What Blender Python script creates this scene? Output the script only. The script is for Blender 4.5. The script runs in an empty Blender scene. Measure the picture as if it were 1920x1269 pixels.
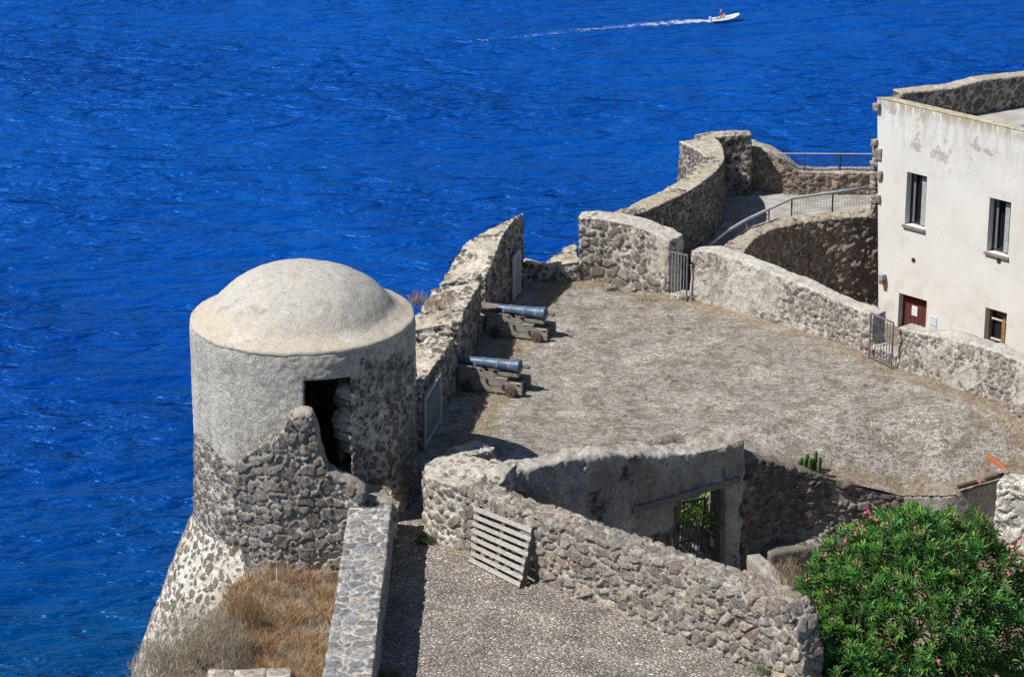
import bpy, bmesh, math, random
import numpy as np
from mathutils import Vector, Matrix
random.seed(7); rng = np.random.default_rng(7)
R = math.radians
sc = bpy.context.scene
COL = sc.collection
sin, cos, pi = math.sin, math.cos, math.pi

# ------------------------------------------------------------------ camera maths
CZ = 22.0; PITCH = R(19.5); FPX = 5000.0
def ray(px, py):
    u = (px-960)/FPX; v = (634.5-py)/FPX
    return np.array([u, cos(PITCH)+v*sin(PITCH), -sin(PITCH)+v*cos(PITCH)])
def G(px, py, z=0.0):
    d = ray(px, py); t = (z-CZ)/d[2]
    return np.array([t*d[0], t*d[1], z])
def AY(px, py, Y):
    d = ray(px, py); t = Y/d[1]
    return np.array([t*d[0], Y, CZ+t*d[2]])
def zat(py, Y):
    return AY(960, py, Y)[2]
def onplane(px, py, o, n):
    d = ray(px, py); c = np.array([0, 0, CZ]); n = np.asarray(n, float)
    t = np.dot(np.asarray(o)-c, n)/np.dot(d, n)
    return c+d*t

# ------------------------------------------------------------------ numpy noise
M32 = 0xffffffff
def hsh(ix, iy, iz, k=0):
    n = ((ix*73856093) ^ (iy*19349663) ^ (iz*83492791) ^ (k*40503+k*k*977)) & M32
    n = (((n >> 16) ^ n)*0x45d9f3b) & M32
    n = (((n >> 16) ^ n)*0x45d9f3b) & M32
    n = (n >> 16) ^ n
    return n.astype(np.float64)/4294967296.0
def vnoise(P, k=0):
    i = np.floor(P).astype(np.int64); f = P-i
    f = f*f*(3-2*f); r = 0
    for dx in (0, 1):
        wx = f[:, 0] if dx else 1-f[:, 0]
        for dy in (0, 1):
            wy = f[:, 1] if dy else 1-f[:, 1]
            for dz in (0, 1):
                wz = f[:, 2] if dz else 1-f[:, 2]
                r = r+wx*wy*wz*hsh(i[:, 0]+dx, i[:, 1]+dy, i[:, 2]+dz, k)
    return r
def fbm(P, oct=4, k=0):
    a = 0.5; r = 0; t = 0
    for o in range(oct):
        r = r+a*vnoise(P*(2.03**o)+17.3*o, k+o); t += a; a *= 0.5
    return r/t
def voro(P, pw=2.0):
    i = np.floor(P).astype(np.int64); n = len(P)
    f1 = np.full(n, 9.0); f2 = np.full(n, 9.0); r1 = np.zeros(n); r2 = np.zeros(n)
    for dx in (-1, 0, 1):
        for dy in (-1, 0, 1):
            for dz in (-1, 0, 1):
                cx, cy, cz = i[:, 0]+dx, i[:, 1]+dy, i[:, 2]+dz
                q = np.stack([cx+0.08+0.84*hsh(cx, cy, cz, 1), cy+0.08+0.84*hsh(cx, cy, cz, 2), cz+0.08+0.84*hsh(cx, cy, cz, 3)], 1)
                d = np.sqrt(((q-P)**2).sum(1)) if pw == 2 else (np.abs(q-P)**pw).sum(1)**(1/pw)
                b = d < f1
                f2 = np.where(b, f1, np.minimum(f2, d))
                r1 = np.where(b, hsh(cx, cy, cz, 5), r1); r2 = np.where(b, hsh(cx, cy, cz, 6), r2)
                f1 = np.where(b, d, f1)
    return f1, f2, r1, r2
def sstep(a, b, x):
    t = np.clip((x-a)/(b-a), 0, 1); return t*t*(3-2*t)

# ------------------------------------------------------------------ materials
class NT:
    def __init__(s, name):
        s.m = bpy.data.materials.new(name); s.m.use_nodes = True
        s.t = s.m.node_tree; s.b = s.t.nodes['Principled BSDF']
        s.b.inputs['Roughness'].default_value = 0.9
        s.b.inputs['Specular IOR Level'].default_value = 0.25
        s._co = None
    def n(s, typ, **kw):
        x = s.t.nodes.new(typ)
        for k, v in kw.items(): setattr(x, k, v)
        return x
    def set(s, node, key, v):
        if hasattr(v, 'is_linked') or isinstance(v, bpy.types.NodeSocket): s.t.links.new(v, node.inputs[key])
        else: node.inputs[key].default_value = v
    def co(s):
        if s._co is None: s._co = s.n('ShaderNodeTexCoord').outputs['Object']
        return s._co
    def mapped(s, scale):
        m = s.n('ShaderNodeMapping'); s.set(m, 'Vector', s.co()); m.inputs['Scale'].default_value = scale
        return m.outputs[0]
    def noise(s, scale, detail=4, vec=None, rough=0.55, dist=0.0):
        x = s.n('ShaderNodeTexNoise'); s.set(x, 'Vector', vec if vec is not None else s.co())
        x.inputs['Scale'].default_value = scale; x.inputs['Detail'].default_value = detail
        x.inputs['Roughness'].default_value = rough; x.inputs['Distortion'].default_value = dist
        return x.outputs[0]
    def voro(s, scale, feature='F1', vec=None, out=0):
        x = s.n('ShaderNodeTexVoronoi', feature=feature); s.set(x, 'Vector', vec if vec is not None else s.co())
        x.inputs['Scale'].default_value = scale
        return x.outputs[out]
    def math(s, op, a, b=0.0, c=0.0):
        x = s.n('ShaderNodeMath', operation=op)
        s.set(x, 0, a); s.set(x, 1, b); s.set(x, 2, c); return x.outputs[0]
    def mr(s, v, a, b, c=0.0, d=1.0, smooth=True):
        x = s.n('ShaderNodeMapRange', interpolation_type='SMOOTHSTEP' if smooth else 'LINEAR')
        s.set(x, 'Value', v)
        for k, q in (('From Min', a), ('From Max', b), ('To Min', c), ('To Max', d)): s.set(x, k, q)
        return x.outputs[0]
    def ramp(s, v, stops, mode='LINEAR'):
        x = s.n('ShaderNodeValToRGB'); s.set(x, 0, v); r = x.color_ramp; r.interpolation = mode
        while len(r.elements) < len(stops): r.elements.new(0.5)
        for e, (p, c) in zip(r.elements, stops): e.position = p; e.color = (*c, 1)
        return x.outputs[0]
    def mix(s, f, a, b, blend='MIX'):
        x = s.n('ShaderNodeMix', data_type='RGBA', blend_type=blend)
        s.set(x, 0, f)
        for k, v in ((6, a), (7, b)):
            if isinstance(v, tuple): x.inputs[k].default_value = (*v, 1) if len(v) == 3 else v
            else: s.t.links.new(v, x.inputs[k])
        return x.outputs[2]
    def mul(s, col, f):     # multiply colour by scalar socket
        x = s.n('ShaderNodeVectorMath', operation='SCALE')
        s.set(x, 0, col if not isinstance(col, tuple) else col); s.set(x, 'Scale', f); return x.outputs[0]
    def attr(s, name, out='Fac'):
        x = s.n('ShaderNodeAttribute', attribute_name=name); return x.outputs[out]
    def xyz(s):
        x = s.n('ShaderNodeSeparateXYZ'); s.set(x, 0, s.co()); return x.outputs
    def bump(s, h, dist=0.02, strength=0.6):
        x = s.n('ShaderNodeBump'); x.inputs['Distance'].default_value = dist; x.inputs['Strength'].default_value = strength
        s.set(x, 'Height', h); s.t.links.new(x.outputs[0], s.b.inputs['Normal'])
    def col(s, c):
        s.set(s.b, 'Base Color', c if not isinstance(c, tuple) else (*c, 1))
    def rough(s, v): s.set(s.b, 'Roughness', v)

def mat_masonry(name, stones, mA, mB, t0, t1, pA=(.42, .38, .32), pB=(.30, .27, .23), edge_k=0.16, bump=0.03, grit=1.0):
    t = NT(name)
    e, r, p, w = t.attr('m_edge'), t.attr('m_rnd'), t.attr('m_pl'), t.attr('m_var')
    n1 = t.noise(7, 6); n2 = t.noise(38, 5, rough=0.65); n3 = t.noise(0.9, 4); n5 = t.noise(27, 3, rough=.75)
    g1 = t.mr(n1, .3, .7); g2 = t.mr(n2, .3, .7); g5 = t.mr(n5, .30, .70)
    e2 = t.math('ADD', t.math('ADD', e, t.math('MULTIPLY', t.math('SUBTRACT', g5, .5), edge_k*.7)), t.math('MULTIPLY', t.math('SUBTRACT', g1, .5), edge_k*.7))
    sm = t.mr(e2, t0, t1)
    p2 = t.mr(t.math('ADD', p, t.math('MULTIPLY', t.math('SUBTRACT', n1, .5), 1.0)), .42, .58)
    k = len(stones)
    sc_ = t.ramp(r, [(i/max(k-1, 1), c) for i, c in enumerate(stones)])
    sc_ = t.mul(sc_, t.math('ADD', .25, t.math('ADD', t.math('MULTIPLY', g1, .55), t.math('MULTIPLY', g5, .95*grit))))
    sc_ = t.mul(sc_, t.mr(w, 0, 1, .75, 1.3))
    lich = t.mr(t.noise(16, 5), .56, .70)
    sc_ = t.mix(t.math('MULTIPLY', lich, .4), sc_, (.36, .34, .29))
    mo = t.mix(t.mr(n3, .35, .65), mA, mB)
    mo = t.mul(mo, t.math('ADD', .42, t.math('ADD', t.math('MULTIPLY', g5, .55*grit), t.math('MULTIPLY', g1, .55))))
    pl = t.mix(t.mr(t.math('ADD', n3, t.math('MULTIPLY', t.math('SUBTRACT', n1, .5), .9)), .38, .62), pA, pB)
    pl = t.mul(pl, t.math('ADD', .42, t.math('ADD', t.math('MULTIPLY', g5, .62*grit), t.math('MULTIPLY', g1, .5))))
    chip = t.mr(t.noise(3.1, 6, rough=.68), .60, .655)
    pl = t.mix(t.math('MULTIPLY', chip, .55), pl, t.mul(sc_, 1.3))
    run = t.math('MULTIPLY', t.mr(t.noise(3.2, 5, vec=t.mapped((1, 1, .22)), rough=.62), .52, .68), .42); pl = t.mix(run, pl, t.mul(pl, .45))
    pit = t.mr(t.noise(26, 3), .28, .38); pl = t.mul(pl, t.mr(pit, 0, 1, .4, 1))
    c = t.mix(sm, mo, sc_); c = t.mix(p2, c, pl)
    t.col(c)
    h = t.math('ADD', t.math('MULTIPLY', n1, .9), t.math('ADD', t.math('MULTIPLY', n2, .6), t.math('MULTIPLY', n5, 1.0)))
    h = t.math('ADD', h, t.math('MULTIPLY', t.math('MULTIPLY', sm, t.math('SUBTRACT', 1, p2)), .5))
    t.bump(h, bump*1.5, .9)
    return t.m

def simple(name, c, var=.25, scale=12, rough=.8, bump=0.0, metal=0.0, c2=None, stretch=None):
    t = NT(name)
    v = t.mapped(stretch) if stretch else None
    n = t.noise(scale, 5, vec=v)
    col = t.mix(t.mr(n, .35, .65), c, c2 if c2 else tuple(x*(1-var) for x in c))
    t.col(col); t.rough(rough); t.b.inputs['Metallic'].default_value = metal
    if bump: t.bump(n, bump, .7)
    return t.m

def attr_col(name, rough=.8, spec=.25, trans=0.0, mulnoise=True):
    t = NT(name); c = t.attr('Col', 'Color')
    t.col(c); t.rough(rough); t.b.inputs['Specular IOR Level'].default_value = spec
    if trans:
        tr = t.n('ShaderNodeBsdfTranslucent'); t.set(tr, 'Color', c)
        mx = t.n('ShaderNodeMixShader'); mx.inputs[0].default_value = trans
        t.t.links.new(t.b.outputs[0], mx.inputs[1]); t.t.links.new(tr.outputs[0], mx.inputs[2])
        t.t.links.new(mx.outputs[0], t.t.nodes['Material Output'].inputs[0])
    return t.m

DK = [(.085, .07, .062), (.12, .10, .088), (.15, .125, .11), (.17, .115, .095), (.10, .09, .085), (.20, .165, .135), (.13, .12, .11)]
GR = [(.20, .175, .155), (.26, .23, .20), (.17, .15, .14), (.30, .25, .20), (.22, .165, .14), (.24, .22, .20), (.33, .28, .22), (.19, .18, .17)]
RU = [(.15, .13, .115), (.21, .185, .165), (.17, .16, .15), (.23, .17, .145), (.15, .14, .13), (.22, .20, .175), (.29, .235, .185), (.185, .17, .16)]
MAT = {
 'flare':  mat_masonry('rubble_in_pale_mortar', [(.16, .14, .125), (.20, .16, .13), (.13, .12, .11), (.24, .19, .15)], (.78, .73, .64), (.66, .60, .50), .15, .25),
 'tower':  mat_masonry('plastered_rubble', grit=.8, stones=[(.17, .15, .13), (.13, .115, .105), (.21, .175, .145), (.15, .135, .125)], mA=(.62, .57, .49), mB=(.50, .46, .40), t0=.13, t1=.22, pA=(.64, .595, .52), pB=(.50, .465, .405)),
 'ruin':   mat_masonry('ruin_rubble', RU, (.60, .56, .50), (.40, .37, .33), .07, .14),
 'pallet': mat_masonry('boundary_rubble', [tuple(1.2*q for q in c) for c in GR], (.60, .56, .50), (.44, .41, .365), .06, .13),
 'nose':   mat_masonry('nose_rubble', GR, (.72, .67, .59), (.58, .54, .47), .15, .24, (.60, .56, .49), (.50, .46, .39)),
 'parapet': mat_masonry('parapet_rubble', DK, (.62, .575, .50), (.48, .44, .375), .15, .24, (.62, .57, .48), (.48, .42, .31)),
 'light':  mat_masonry('weathered_rubble', [(.25, .22, .195), (.30, .26, .225), (.21, .185, .17), (.34, .265, .22)], (.62, .58, .52), (.52, .48, .42), .08, .17, (.60, .57, .515), (.50, .465, .41), grit=1.15),
 'farwall': mat_masonry('far_rubble', [(.20, .18, .165), (.25, .22, .19), (.17, .155, .145)], (.64, .60, .53), (.54, .50, .43), .07, .15, (.60, .565, .50), (.50, .46, .40)),
 'rampart': mat_masonry('rampart_rubble', DK, (.52, .47, .41), (.42, .38, .335), .11, .19, (.56, .51, .42), (.46, .40, .30)),
 'retain': mat_masonry('retaining_rubble', [(.23, .18, .145), (.29, .235, .185), (.19, .16, .135), (.35, .255, .185), (.16, .14, .12)], (.52, .46, .38), (.36, .31, .25), .06, .15, (.50, .45, .37), (.42, .37, .29)),
 'wallb':  mat_masonry('old_plaster', DK, (.34, .315, .28), (.24, .22, .195), .10, .20, (.56, .53, .48), (.33, .30, .26), grit=1.2),
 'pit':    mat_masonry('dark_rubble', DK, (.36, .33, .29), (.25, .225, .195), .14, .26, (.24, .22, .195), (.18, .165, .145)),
 'cap':    mat_masonry('flat_topped_stones', [(.19, .19, .20), (.25, .24, .235), (.16, .165, .18), (.29, .25, .215), (.22, .22, .235)], (.58, .555, .51), (.46, .44, .40), .07, .13, bump=.015),
 'ashlar': mat_masonry('pale_limestone', [(.56, .54, .50), (.62, .58, .52), (.50, .49, .46)], (.46, .43, .39), (.38, .35, .31), .02, .06),
}

# ------------------------------------------------------------------ object helpers
def tag(o, label=None, cat=None, group=None, kind=None):
    if label: o['label'] = label
    if cat: o['category'] = cat
    if group: o['group'] = group
    if kind: o['kind'] = kind
    return o
def empty(name, loc, label, cat, group=None, rz=0.0):
    o = bpy.data.objects.new(name, None); COL.objects.link(o); o.empty_display_size = .2
    o.location = Vector([float(x) for x in loc]); o.rotation_euler = (0, 0, rz)
    return tag(o, label, cat, group)
def mesh_obj(name, V, F, mat, parent=None, smooth=False, world=True):
    me = bpy.data.meshes.new(name)
    me.from_pydata([tuple(map(float, v)) for v in V], [], [tuple(map(int, f)) for f in F])
    me.validate(); me.update()
    o = bpy.data.objects.new(name, me); COL.objects.link(o)
    if mat is not None: me.materials.append(mat)
    if smooth: me.polygons.foreach_set('use_smooth', [True]*len(me.polygons))
    if parent is not None:
        o.parent = parent
        if world:
            mw = Matrix.Translation(parent.location) @ parent.rotation_euler.to_matrix().to_4x4()
            o.matrix_parent_inverse = mw.inverted()
    return o
class MB:
    def __init__(s): s.V = []; s.F = []; s.C = []
    def add(s, V, F, c=None):
        b = len(s.V); s.V += [tuple(v) for v in V]; s.F += [tuple(i+b for i in f) for f in F]
        if c is not None: s.C += [c]*len(V)
    def box(s, c, size, rz=0.0, rot=None, jit=0.0, c_=None):
        hx, hy, hz = [q/2 for q in size]
        V = [Vector((x*hx, y*hy, z*hz)) for x in (-1, 1) for y in (-1, 1) for z in (-1, 1)]
        m = rot if rot is not None else Matrix.Rotation(rz, 3, 'Z')
        V = [m @ v + Vector(c) + Vector([random.uniform(-jit, jit) for _ in range(3)]) for v in V]
        s.add(V, [(0, 1, 3, 2), (4, 6, 7, 5), (0, 4, 5, 1), (2, 3, 7, 6), (0, 2, 6, 4), (1, 5, 7, 3)], c_)
    def beam(s, a, b, w, h, up=(0, 0, 1)):
        a, b = Vector(a), Vector(b); d = (b-a); L = d.length; d.normalize()
        u = Vector(up); sx = d.cross(u)
        if sx.length < 1e-4: sx = d.cross(Vector((0, 1, 0)))
        sx.normalize(); u = sx.cross(d)
        s.box((a+b)/2, (L, w, h), rot=Matrix((d, sx, u)).transposed())
    def tube(s, pts, rad, n=8, caps=True):
        pts = [Vector(p) for p in pts]; k = len(pts)
        rad = rad if hasattr(rad, '__len__') else [rad]*k
        b0 = []; F = []; V = []
        ref = Vector((0, 0, 1))
        for i, p in enumerate(pts):
            d = (pts[min(i+1, k-1)]-pts[max(i-1, 0)]).normalized()
            a = d.cross(ref)
            if a.length < .05: a = d.cross(Vector((0, 1, 0)))
            a.normalize(); b = d.cross(a)
            for j in range(n):
                t = 2*pi*j/n; V.append(p+(a*cos(t)+b*sin(t))*rad[i])
        for i in range(k-1):
            for j in range(n):
                F.append((i*n+j, i*n+(j+1) % n, (i+1)*n+(j+1) % n, (i+1)*n+j))
        if caps: F.append(tuple(range(n-1, -1, -1))); F.append(tuple((k-1)*n+j for j in range(n)))
        s.add(V, F)
    def lathe(s, prof, n=24, o=(0, 0, 0), axis='Z'):
        V = []; F = []
        for r, h in prof:
            for j in range(n):
                t = 2*pi*j/n; q = (r*cos(t), r*sin(t), h)
                if axis == 'X': q = (h, r*cos(t), r*sin(t))
                if axis == 'Y': q = (r*cos(t), h, r*sin(t))
                V.append((q[0]+o[0], q[1]+o[1], q[2]+o[2]))
        for i in range(len(prof)-1):
            for j in range(n): F.append((i*n+j, i*n+(j+1) % n, (i+1)*n+(j+1) % n, (i+1)*n+j))
        F.append(tuple(range(n))); F.append(tuple((len(prof)-1)*n+j for j in range(n)))
        s.add(V, F)
    def build(s, name, mat, parent=None, smooth=False, bevel=0.0, world=True):
        o = mesh_obj(name, s.V, s.F, mat, parent, smooth, world)
        bm = bmesh.new(); bm.from_mesh(o.data); bmesh.ops.recalc_face_normals(bm, faces=bm.faces); bm.to_mesh(o.data); bm.free()
        if s.C:
            a = o.data.color_attributes.new('Col', 'FLOAT_COLOR', 'POINT')
            a.data.foreach_set('color', np.array([(*c, 1) for c in s.C], np.float32).ravel())
        if bevel:
            m = o.modifiers.new('bevel', 'BEVEL'); m.width = bevel; m.segments = 2; m.limit_method = 'ANGLE'
        return o

def weld(V, F, tol=5e-4):
    V = np.asarray(V, float); key = np.round(V/tol).astype(np.int64)
    _, idx, inv = np.unique(key, axis=0, return_index=True, return_inverse=True); inv = inv.ravel()
    return V[idx], [tuple(inv[list(f)]) for f in F]

def stone_mesh(name, V, F, mat, parent=None, scale=4.0, zs=1.3, amp=.04, t=(.04, .2), low=.03, lowscale=1.3, smooth_it=2, pl=None, seed=0.0, pw=2.0, rot=0.0, warp=.22, small=.26):
    """rough masonry: round the arrises, bulge every stone, and store what the material needs"""
    V, F = weld(V, F)
    F = [f for f in F if len(set(f)) > 2]
    me = bpy.data.meshes.new(name); me.from_pydata(V.tolist(), [], F); me.update()
    bm = bmesh.new(); bm.from_mesh(me); bmesh.ops.recalc_face_normals(bm, faces=bm.faces)
    bnd = np.array([v.is_boundary for v in bm.verts]); bm.to_mesh(me); bm.free()
    n = len(me.vertices); co = np.empty(n*3); me.vertices.foreach_get('co', co); co = co.reshape(n, 3)
    E = np.empty(len(me.edges)*2, np.int32); me.edges.foreach_get('vertices', E); E = E.reshape(-1, 2)
    deg = np.bincount(E.ravel(), minlength=n).astype(float)
    for _ in range(smooth_it):
        s = np.zeros_like(co); np.add.at(s, E[:, 0], co[E[:, 1]]); np.add.at(s, E[:, 1], co[E[:, 0]])
        nc = co*.45+.55*s/deg[:, None]; nc[bnd] = co[bnd]; co = nc
    me.vertices.foreach_set('co', co.ravel()); me.update()
    no = np.empty(n*3); me.vertices.foreach_get('normal', no); no = no.reshape(n, 3)
    Q = co+seed
    wq = np.stack([fbm(Q*2.6, 3, 11), fbm(Q*2.6, 3, 23), fbm(Q*2.6, 3, 37)], 1)-.5
    big = .55*(fbm(Q*.9, 2, 61)-.5)
    W = Q+wq*warp+big[:, None]*.35
    if rot: W = np.stack([W[:, 0]*cos(rot)+W[:, 1]*sin(rot), -W[:, 0]*sin(rot)+W[:, 1]*cos(rot), W[:, 2]], 1)
    P = W*np.array([scale, scale, scale*zs])
    f1, f2, r1, r2 = voro(P, pw); e = f2-f1
    g1, g2, q1, q2 = voro(P*1.85+7.7, pw); eb = (g2-g1)*.85; sm_ = r2 < small
    e = np.where(sm_, np.minimum(e, eb), e); r1 = np.where(sm_, q1, r1); r2 = np.where(sm_, q2*.8, r2)
    pm = np.clip(pl(co, no), 0, 1) if pl else np.zeros(n)
    pm = np.clip(pm+(fbm(Q*1.7, 4, 51)-.5)*1.1*(pm > .02)*(pm < .98), 0, 1)
    ps = sstep(.42, .58, pm)
    b = sstep(t[0], t[1], e)*(.35+.9*r2)
    disp = amp*(b-.4)*(1-ps)+ps*amp*.35+low*2*(fbm(Q*lowscale, 3, 71)-.5)+low*.9*(fbm(Q*4.5, 3, 75)-.5)+.017*(fbm(Q*11, 3, 83)-.5)*2
    disp[bnd] *= .3
    co = co+no*disp[:, None]
    me.vertices.foreach_set('co', co.ravel())
    for nm, a in (('m_edge', e), ('m_rnd', r1), ('m_pl', pm), ('m_var', r2)):
        at = me.attributes.new(nm, 'FLOAT', 'POINT'); at.data.foreach_set('value', a.astype(np.float32))
    me.update()
    me.polygons.foreach_set('use_smooth', [True]*len(me.polygons))
    me.materials.append(mat)
    o = bpy.data.objects.new(name, me); COL.objects.link(o)
    if parent is not None:
        o.parent = parent; o.matrix_parent_inverse = Matrix.Translation(parent.location).inverted()
    return o

def catmull(P, n):
    P = np.asarray(P, float); m = len(P); out = []
    ts = np.linspace(0, m-1, n)
    sh = P.shape[1:]
    for t in ts:
        i = min(int(t), m-2); f = t-i
        p0, p1, p2, p3 = P[max(i-1, 0)], P[i], P[i+1], P[min(i+2, m-1)]
        out.append(.5*((2*p1)+(-p0+p2)*f+(2*p0-5*p1+4*p2-p3)*f*f+(-p0+3*p1-3*p2+p3)*f**3))
    return np.array(out)
def loft(S, ds=.035, curved=False, caps=(True, True)):
    """S: stations (n,4,3): inner bottom, inner top, outer top, outer bottom"""
    S = np.asarray(S, float)
    if curved: S = catmull(S, max(len(S)*6, 12))
    mid = S[:, 1]; L = np.r_[0, np.cumsum(np.linalg.norm(np.diff(mid, axis=0), axis=1))]
    nu = max(2, int(L[-1]/ds)+1); t = np.linspace(0, L[-1], nu)
    S = np.stack([np.stack([np.interp(t, L, S[:, a, b]) for b in range(3)], 1) for a in range(4)], 1)
    ln = lambda a, b: np.linalg.norm(S[:, a]-S[:, b], axis=1).max()
    ns = max(2, int(max(ln(0, 1), ln(2, 3))/ds)); nt = max(2, int(ln(1, 2)/ds))
    u = np.linspace(0, 1, ns+1)[None, :, None]; w = np.linspace(0, 1, nt+1)[None, :, None]
    a = S[:, 0:1]*(1-u)+S[:, 1:2]*u; b = S[:, 1:2]*(1-w)+S[:, 2:3]*w; c = S[:, 2:3]*(1-u)+S[:, 3:4]*u
    X = np.concatenate([a, b[:, 1:], c[:, 1:]], 1); nv = X.shape[1]
    V = X.reshape(-1, 3).tolist(); F = []
    for i in range(nu-1):
        for j in range(nv-1):
            k = i*nv+j; F.append((k, k+1, k+nv+1, k+nv))
    for ci, row in ((0, 0), (1, nu-1)):
        if not caps[ci]: continue
        A = a[row]; C = c[row][::-1]; T = b[row]
        base = len(V)
        for p in range(ns+1):
            for q in range(nt+1):
                f = q/nt
                v = A[p]*(1-f)+C[p]*f if p < ns else T[q]
                V.append(v.tolist())
        for p in range(ns):
            for q in range(nt):
                k = base+p*(nt+1)+q; F.append((k, k+1, k+nt+2, k+nt+1))
    return V, F
def stations(path, thick, side, zb, dz=0.0, batter=0.0):
    """path: list of (x,y,ztop); thick scalar or list; side +1 = offset to the left of travel"""
    P = np.array([p[:3] for p in path], float); n = len(P); th = thick if hasattr(thick, '__len__') else [thick]*n
    zb = zb if hasattr(zb, '__len__') else [zb]*n
    out = []
    for i in range(n):
        d = P[min(i+1, n-1), :2]-P[max(i-1, 0), :2]; d /= np.linalg.norm(d)
        nm = np.array([-d[1], d[0]])*side
        o = P[i, :2]+nm*th[i]
        bi = P[i, :2]-nm*batter*(P[i, 2]-zb[i])
        out.append([[*bi, zb[i]], [P[i, 0], P[i, 1], P[i, 2]], [*o, P[i, 2]+dz], [*o, zb[i]]])
    return np.array(out)
def base_path(pts, z0=0.0):
    """[(px, base_py, top_py)] -> world path points with their top height"""
    out = []
    for px, by, ty in pts:
        B = G(px, by, z0); out.append((B[0], B[1], zat(ty, B[1])))
    return out
def join(*lofts):
    V = []; F = []
    for v, f in lofts:
        b = len(V); V += list(v); F += [tuple(i+b for i in q) for q in f]
    return V, F
top_pl = lambda k, lo=0.0: (lambda P, N: np.where(N[:, 2] > .55, k, lo))

def inpoly(X, Y, poly):
    r = np.zeros(X.shape, bool); n = len(poly)
    for i in range(n):
        x1, y1 = poly[i]; x2, y2 = poly[(i+1) % n]
        c = ((y1 > Y) != (y2 > Y)) & (X < (x2-x1)*(Y-y1)/(y2-y1+1e-12)+x1)
        r ^= c
    return r
def ground_mesh(name, poly, zf, step, mat, attrs=None):
    poly = [tuple(p[:2]) for p in poly]
    xs = np.arange(min(p[0] for p in poly)-step, max(p[0] for p in poly)+step, step)
    ys = np.arange(min(p[1] for p in poly)-step, max(p[1] for p in poly)+step, step)
    X, Y = np.meshgrid(xs, ys, indexing='ij'); Z = zf(X.ravel(), Y.ravel()).reshape(X.shape)
    cx = (X[:-1, :-1]+X[1:, 1:])/2; cy = (Y[:-1, :-1]+Y[1:, 1:])/2
    ok = inpoly(cx, cy, poly); ny = len(ys)
    I, J = np.nonzero(ok); k = I*ny+J
    F = np.stack([k, k+ny, k+ny+1, k+1], 1)
    used = np.unique(F); mp = np.full(X.size, -1); mp[used] = np.arange(len(used))
    V = np.stack([X.ravel(), Y.ravel(), Z.ravel()], 1)[used]
    o = mesh_obj(name, V, mp[F], mat, smooth=True)
    if attrs:
        for nm, fn in attrs.items():
            a = o.data.attributes.new(nm, 'FLOAT', 'POINT'); a.data.foreach_set('value', fn(V).astype(np.float32))
    return o

# ================================================================== WORLD, SUN, CAMERA
TH = 20.0; EL = 53.0
ldir = Vector((cos(R(TH))*cos(R(EL)), sin(R(TH))*cos(R(EL)), -sin(R(EL))))
w = bpy.data.worlds.new('World'); sc.world = w; w.use_nodes = True
sky = w.node_tree.nodes.new('ShaderNodeTexSky'); sky.sky_type = 'NISHITA'; sky.sun_disc = False; sky.ozone_density = 3.0; sky.dust_density = .3
sky.sun_elevation = R(EL); sky.sun_rotation = math.atan2(-ldir.x, -ldir.y)
bg = w.node_tree.nodes['Background']; bg.inputs['Strength'].default_value = 0.06
_n = w.node_tree.nodes; _l = w.node_tree.links
_tc = _n.new('ShaderNodeTexCoord'); _sp = _n.new('ShaderNodeSeparateXYZ'); _ab = _n.new('ShaderNodeMath'); _ab.operation = 'ABSOLUTE'; _cb = _n.new('ShaderNodeCombineXYZ')
_l.new(_tc.outputs['Generated'], _sp.inputs[0]); _l.new(_sp.outputs[2], _ab.inputs[0])
for _i in (0, 1): _l.new(_sp.outputs[_i], _cb.inputs[_i])
_mx = _n.new('ShaderNodeMath'); _mx.operation = 'MAXIMUM'; _mx.inputs[1].default_value = .14; _l.new(_ab.outputs[0], _mx.inputs[0]); _l.new(_mx.outputs[0], _cb.inputs[2]); _l.new(_cb.outputs[0], sky.inputs[0])
_l.new(sky.outputs[0], bg.inputs[0])
sl = bpy.data.lights.new('sun', 'SUN'); sl.energy = 4.8; sl.angle = R(.5); sl.color = (1, .955, .89)
so = bpy.data.objects.new('sun', sl); COL.objects.link(so); so.rotation_euler = ldir.to_track_quat('-Z', 'Y').to_euler(); so.location = (-40, 0, 60)
cd = bpy.data.cameras.new('camera'); cd.sensor_width = 36; cd.lens = FPX/1920*36; cd.clip_end = 60000; cd.clip_start = .5
cam = bpy.data.objects.new('camera', cd); COL.objects.link(cam); cam.location = (0, 0, CZ); cam.rotation_euler = (R(90)-PITCH, 0, 0)
sc.camera = cam
sc.view_settings.view_transform = 'Standard'; sc.view_settings.look = 'None'; sc.view_settings.exposure = .28; sc.view_settings.gamma = 1
sc.cycles.max_bounces = 6

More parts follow.
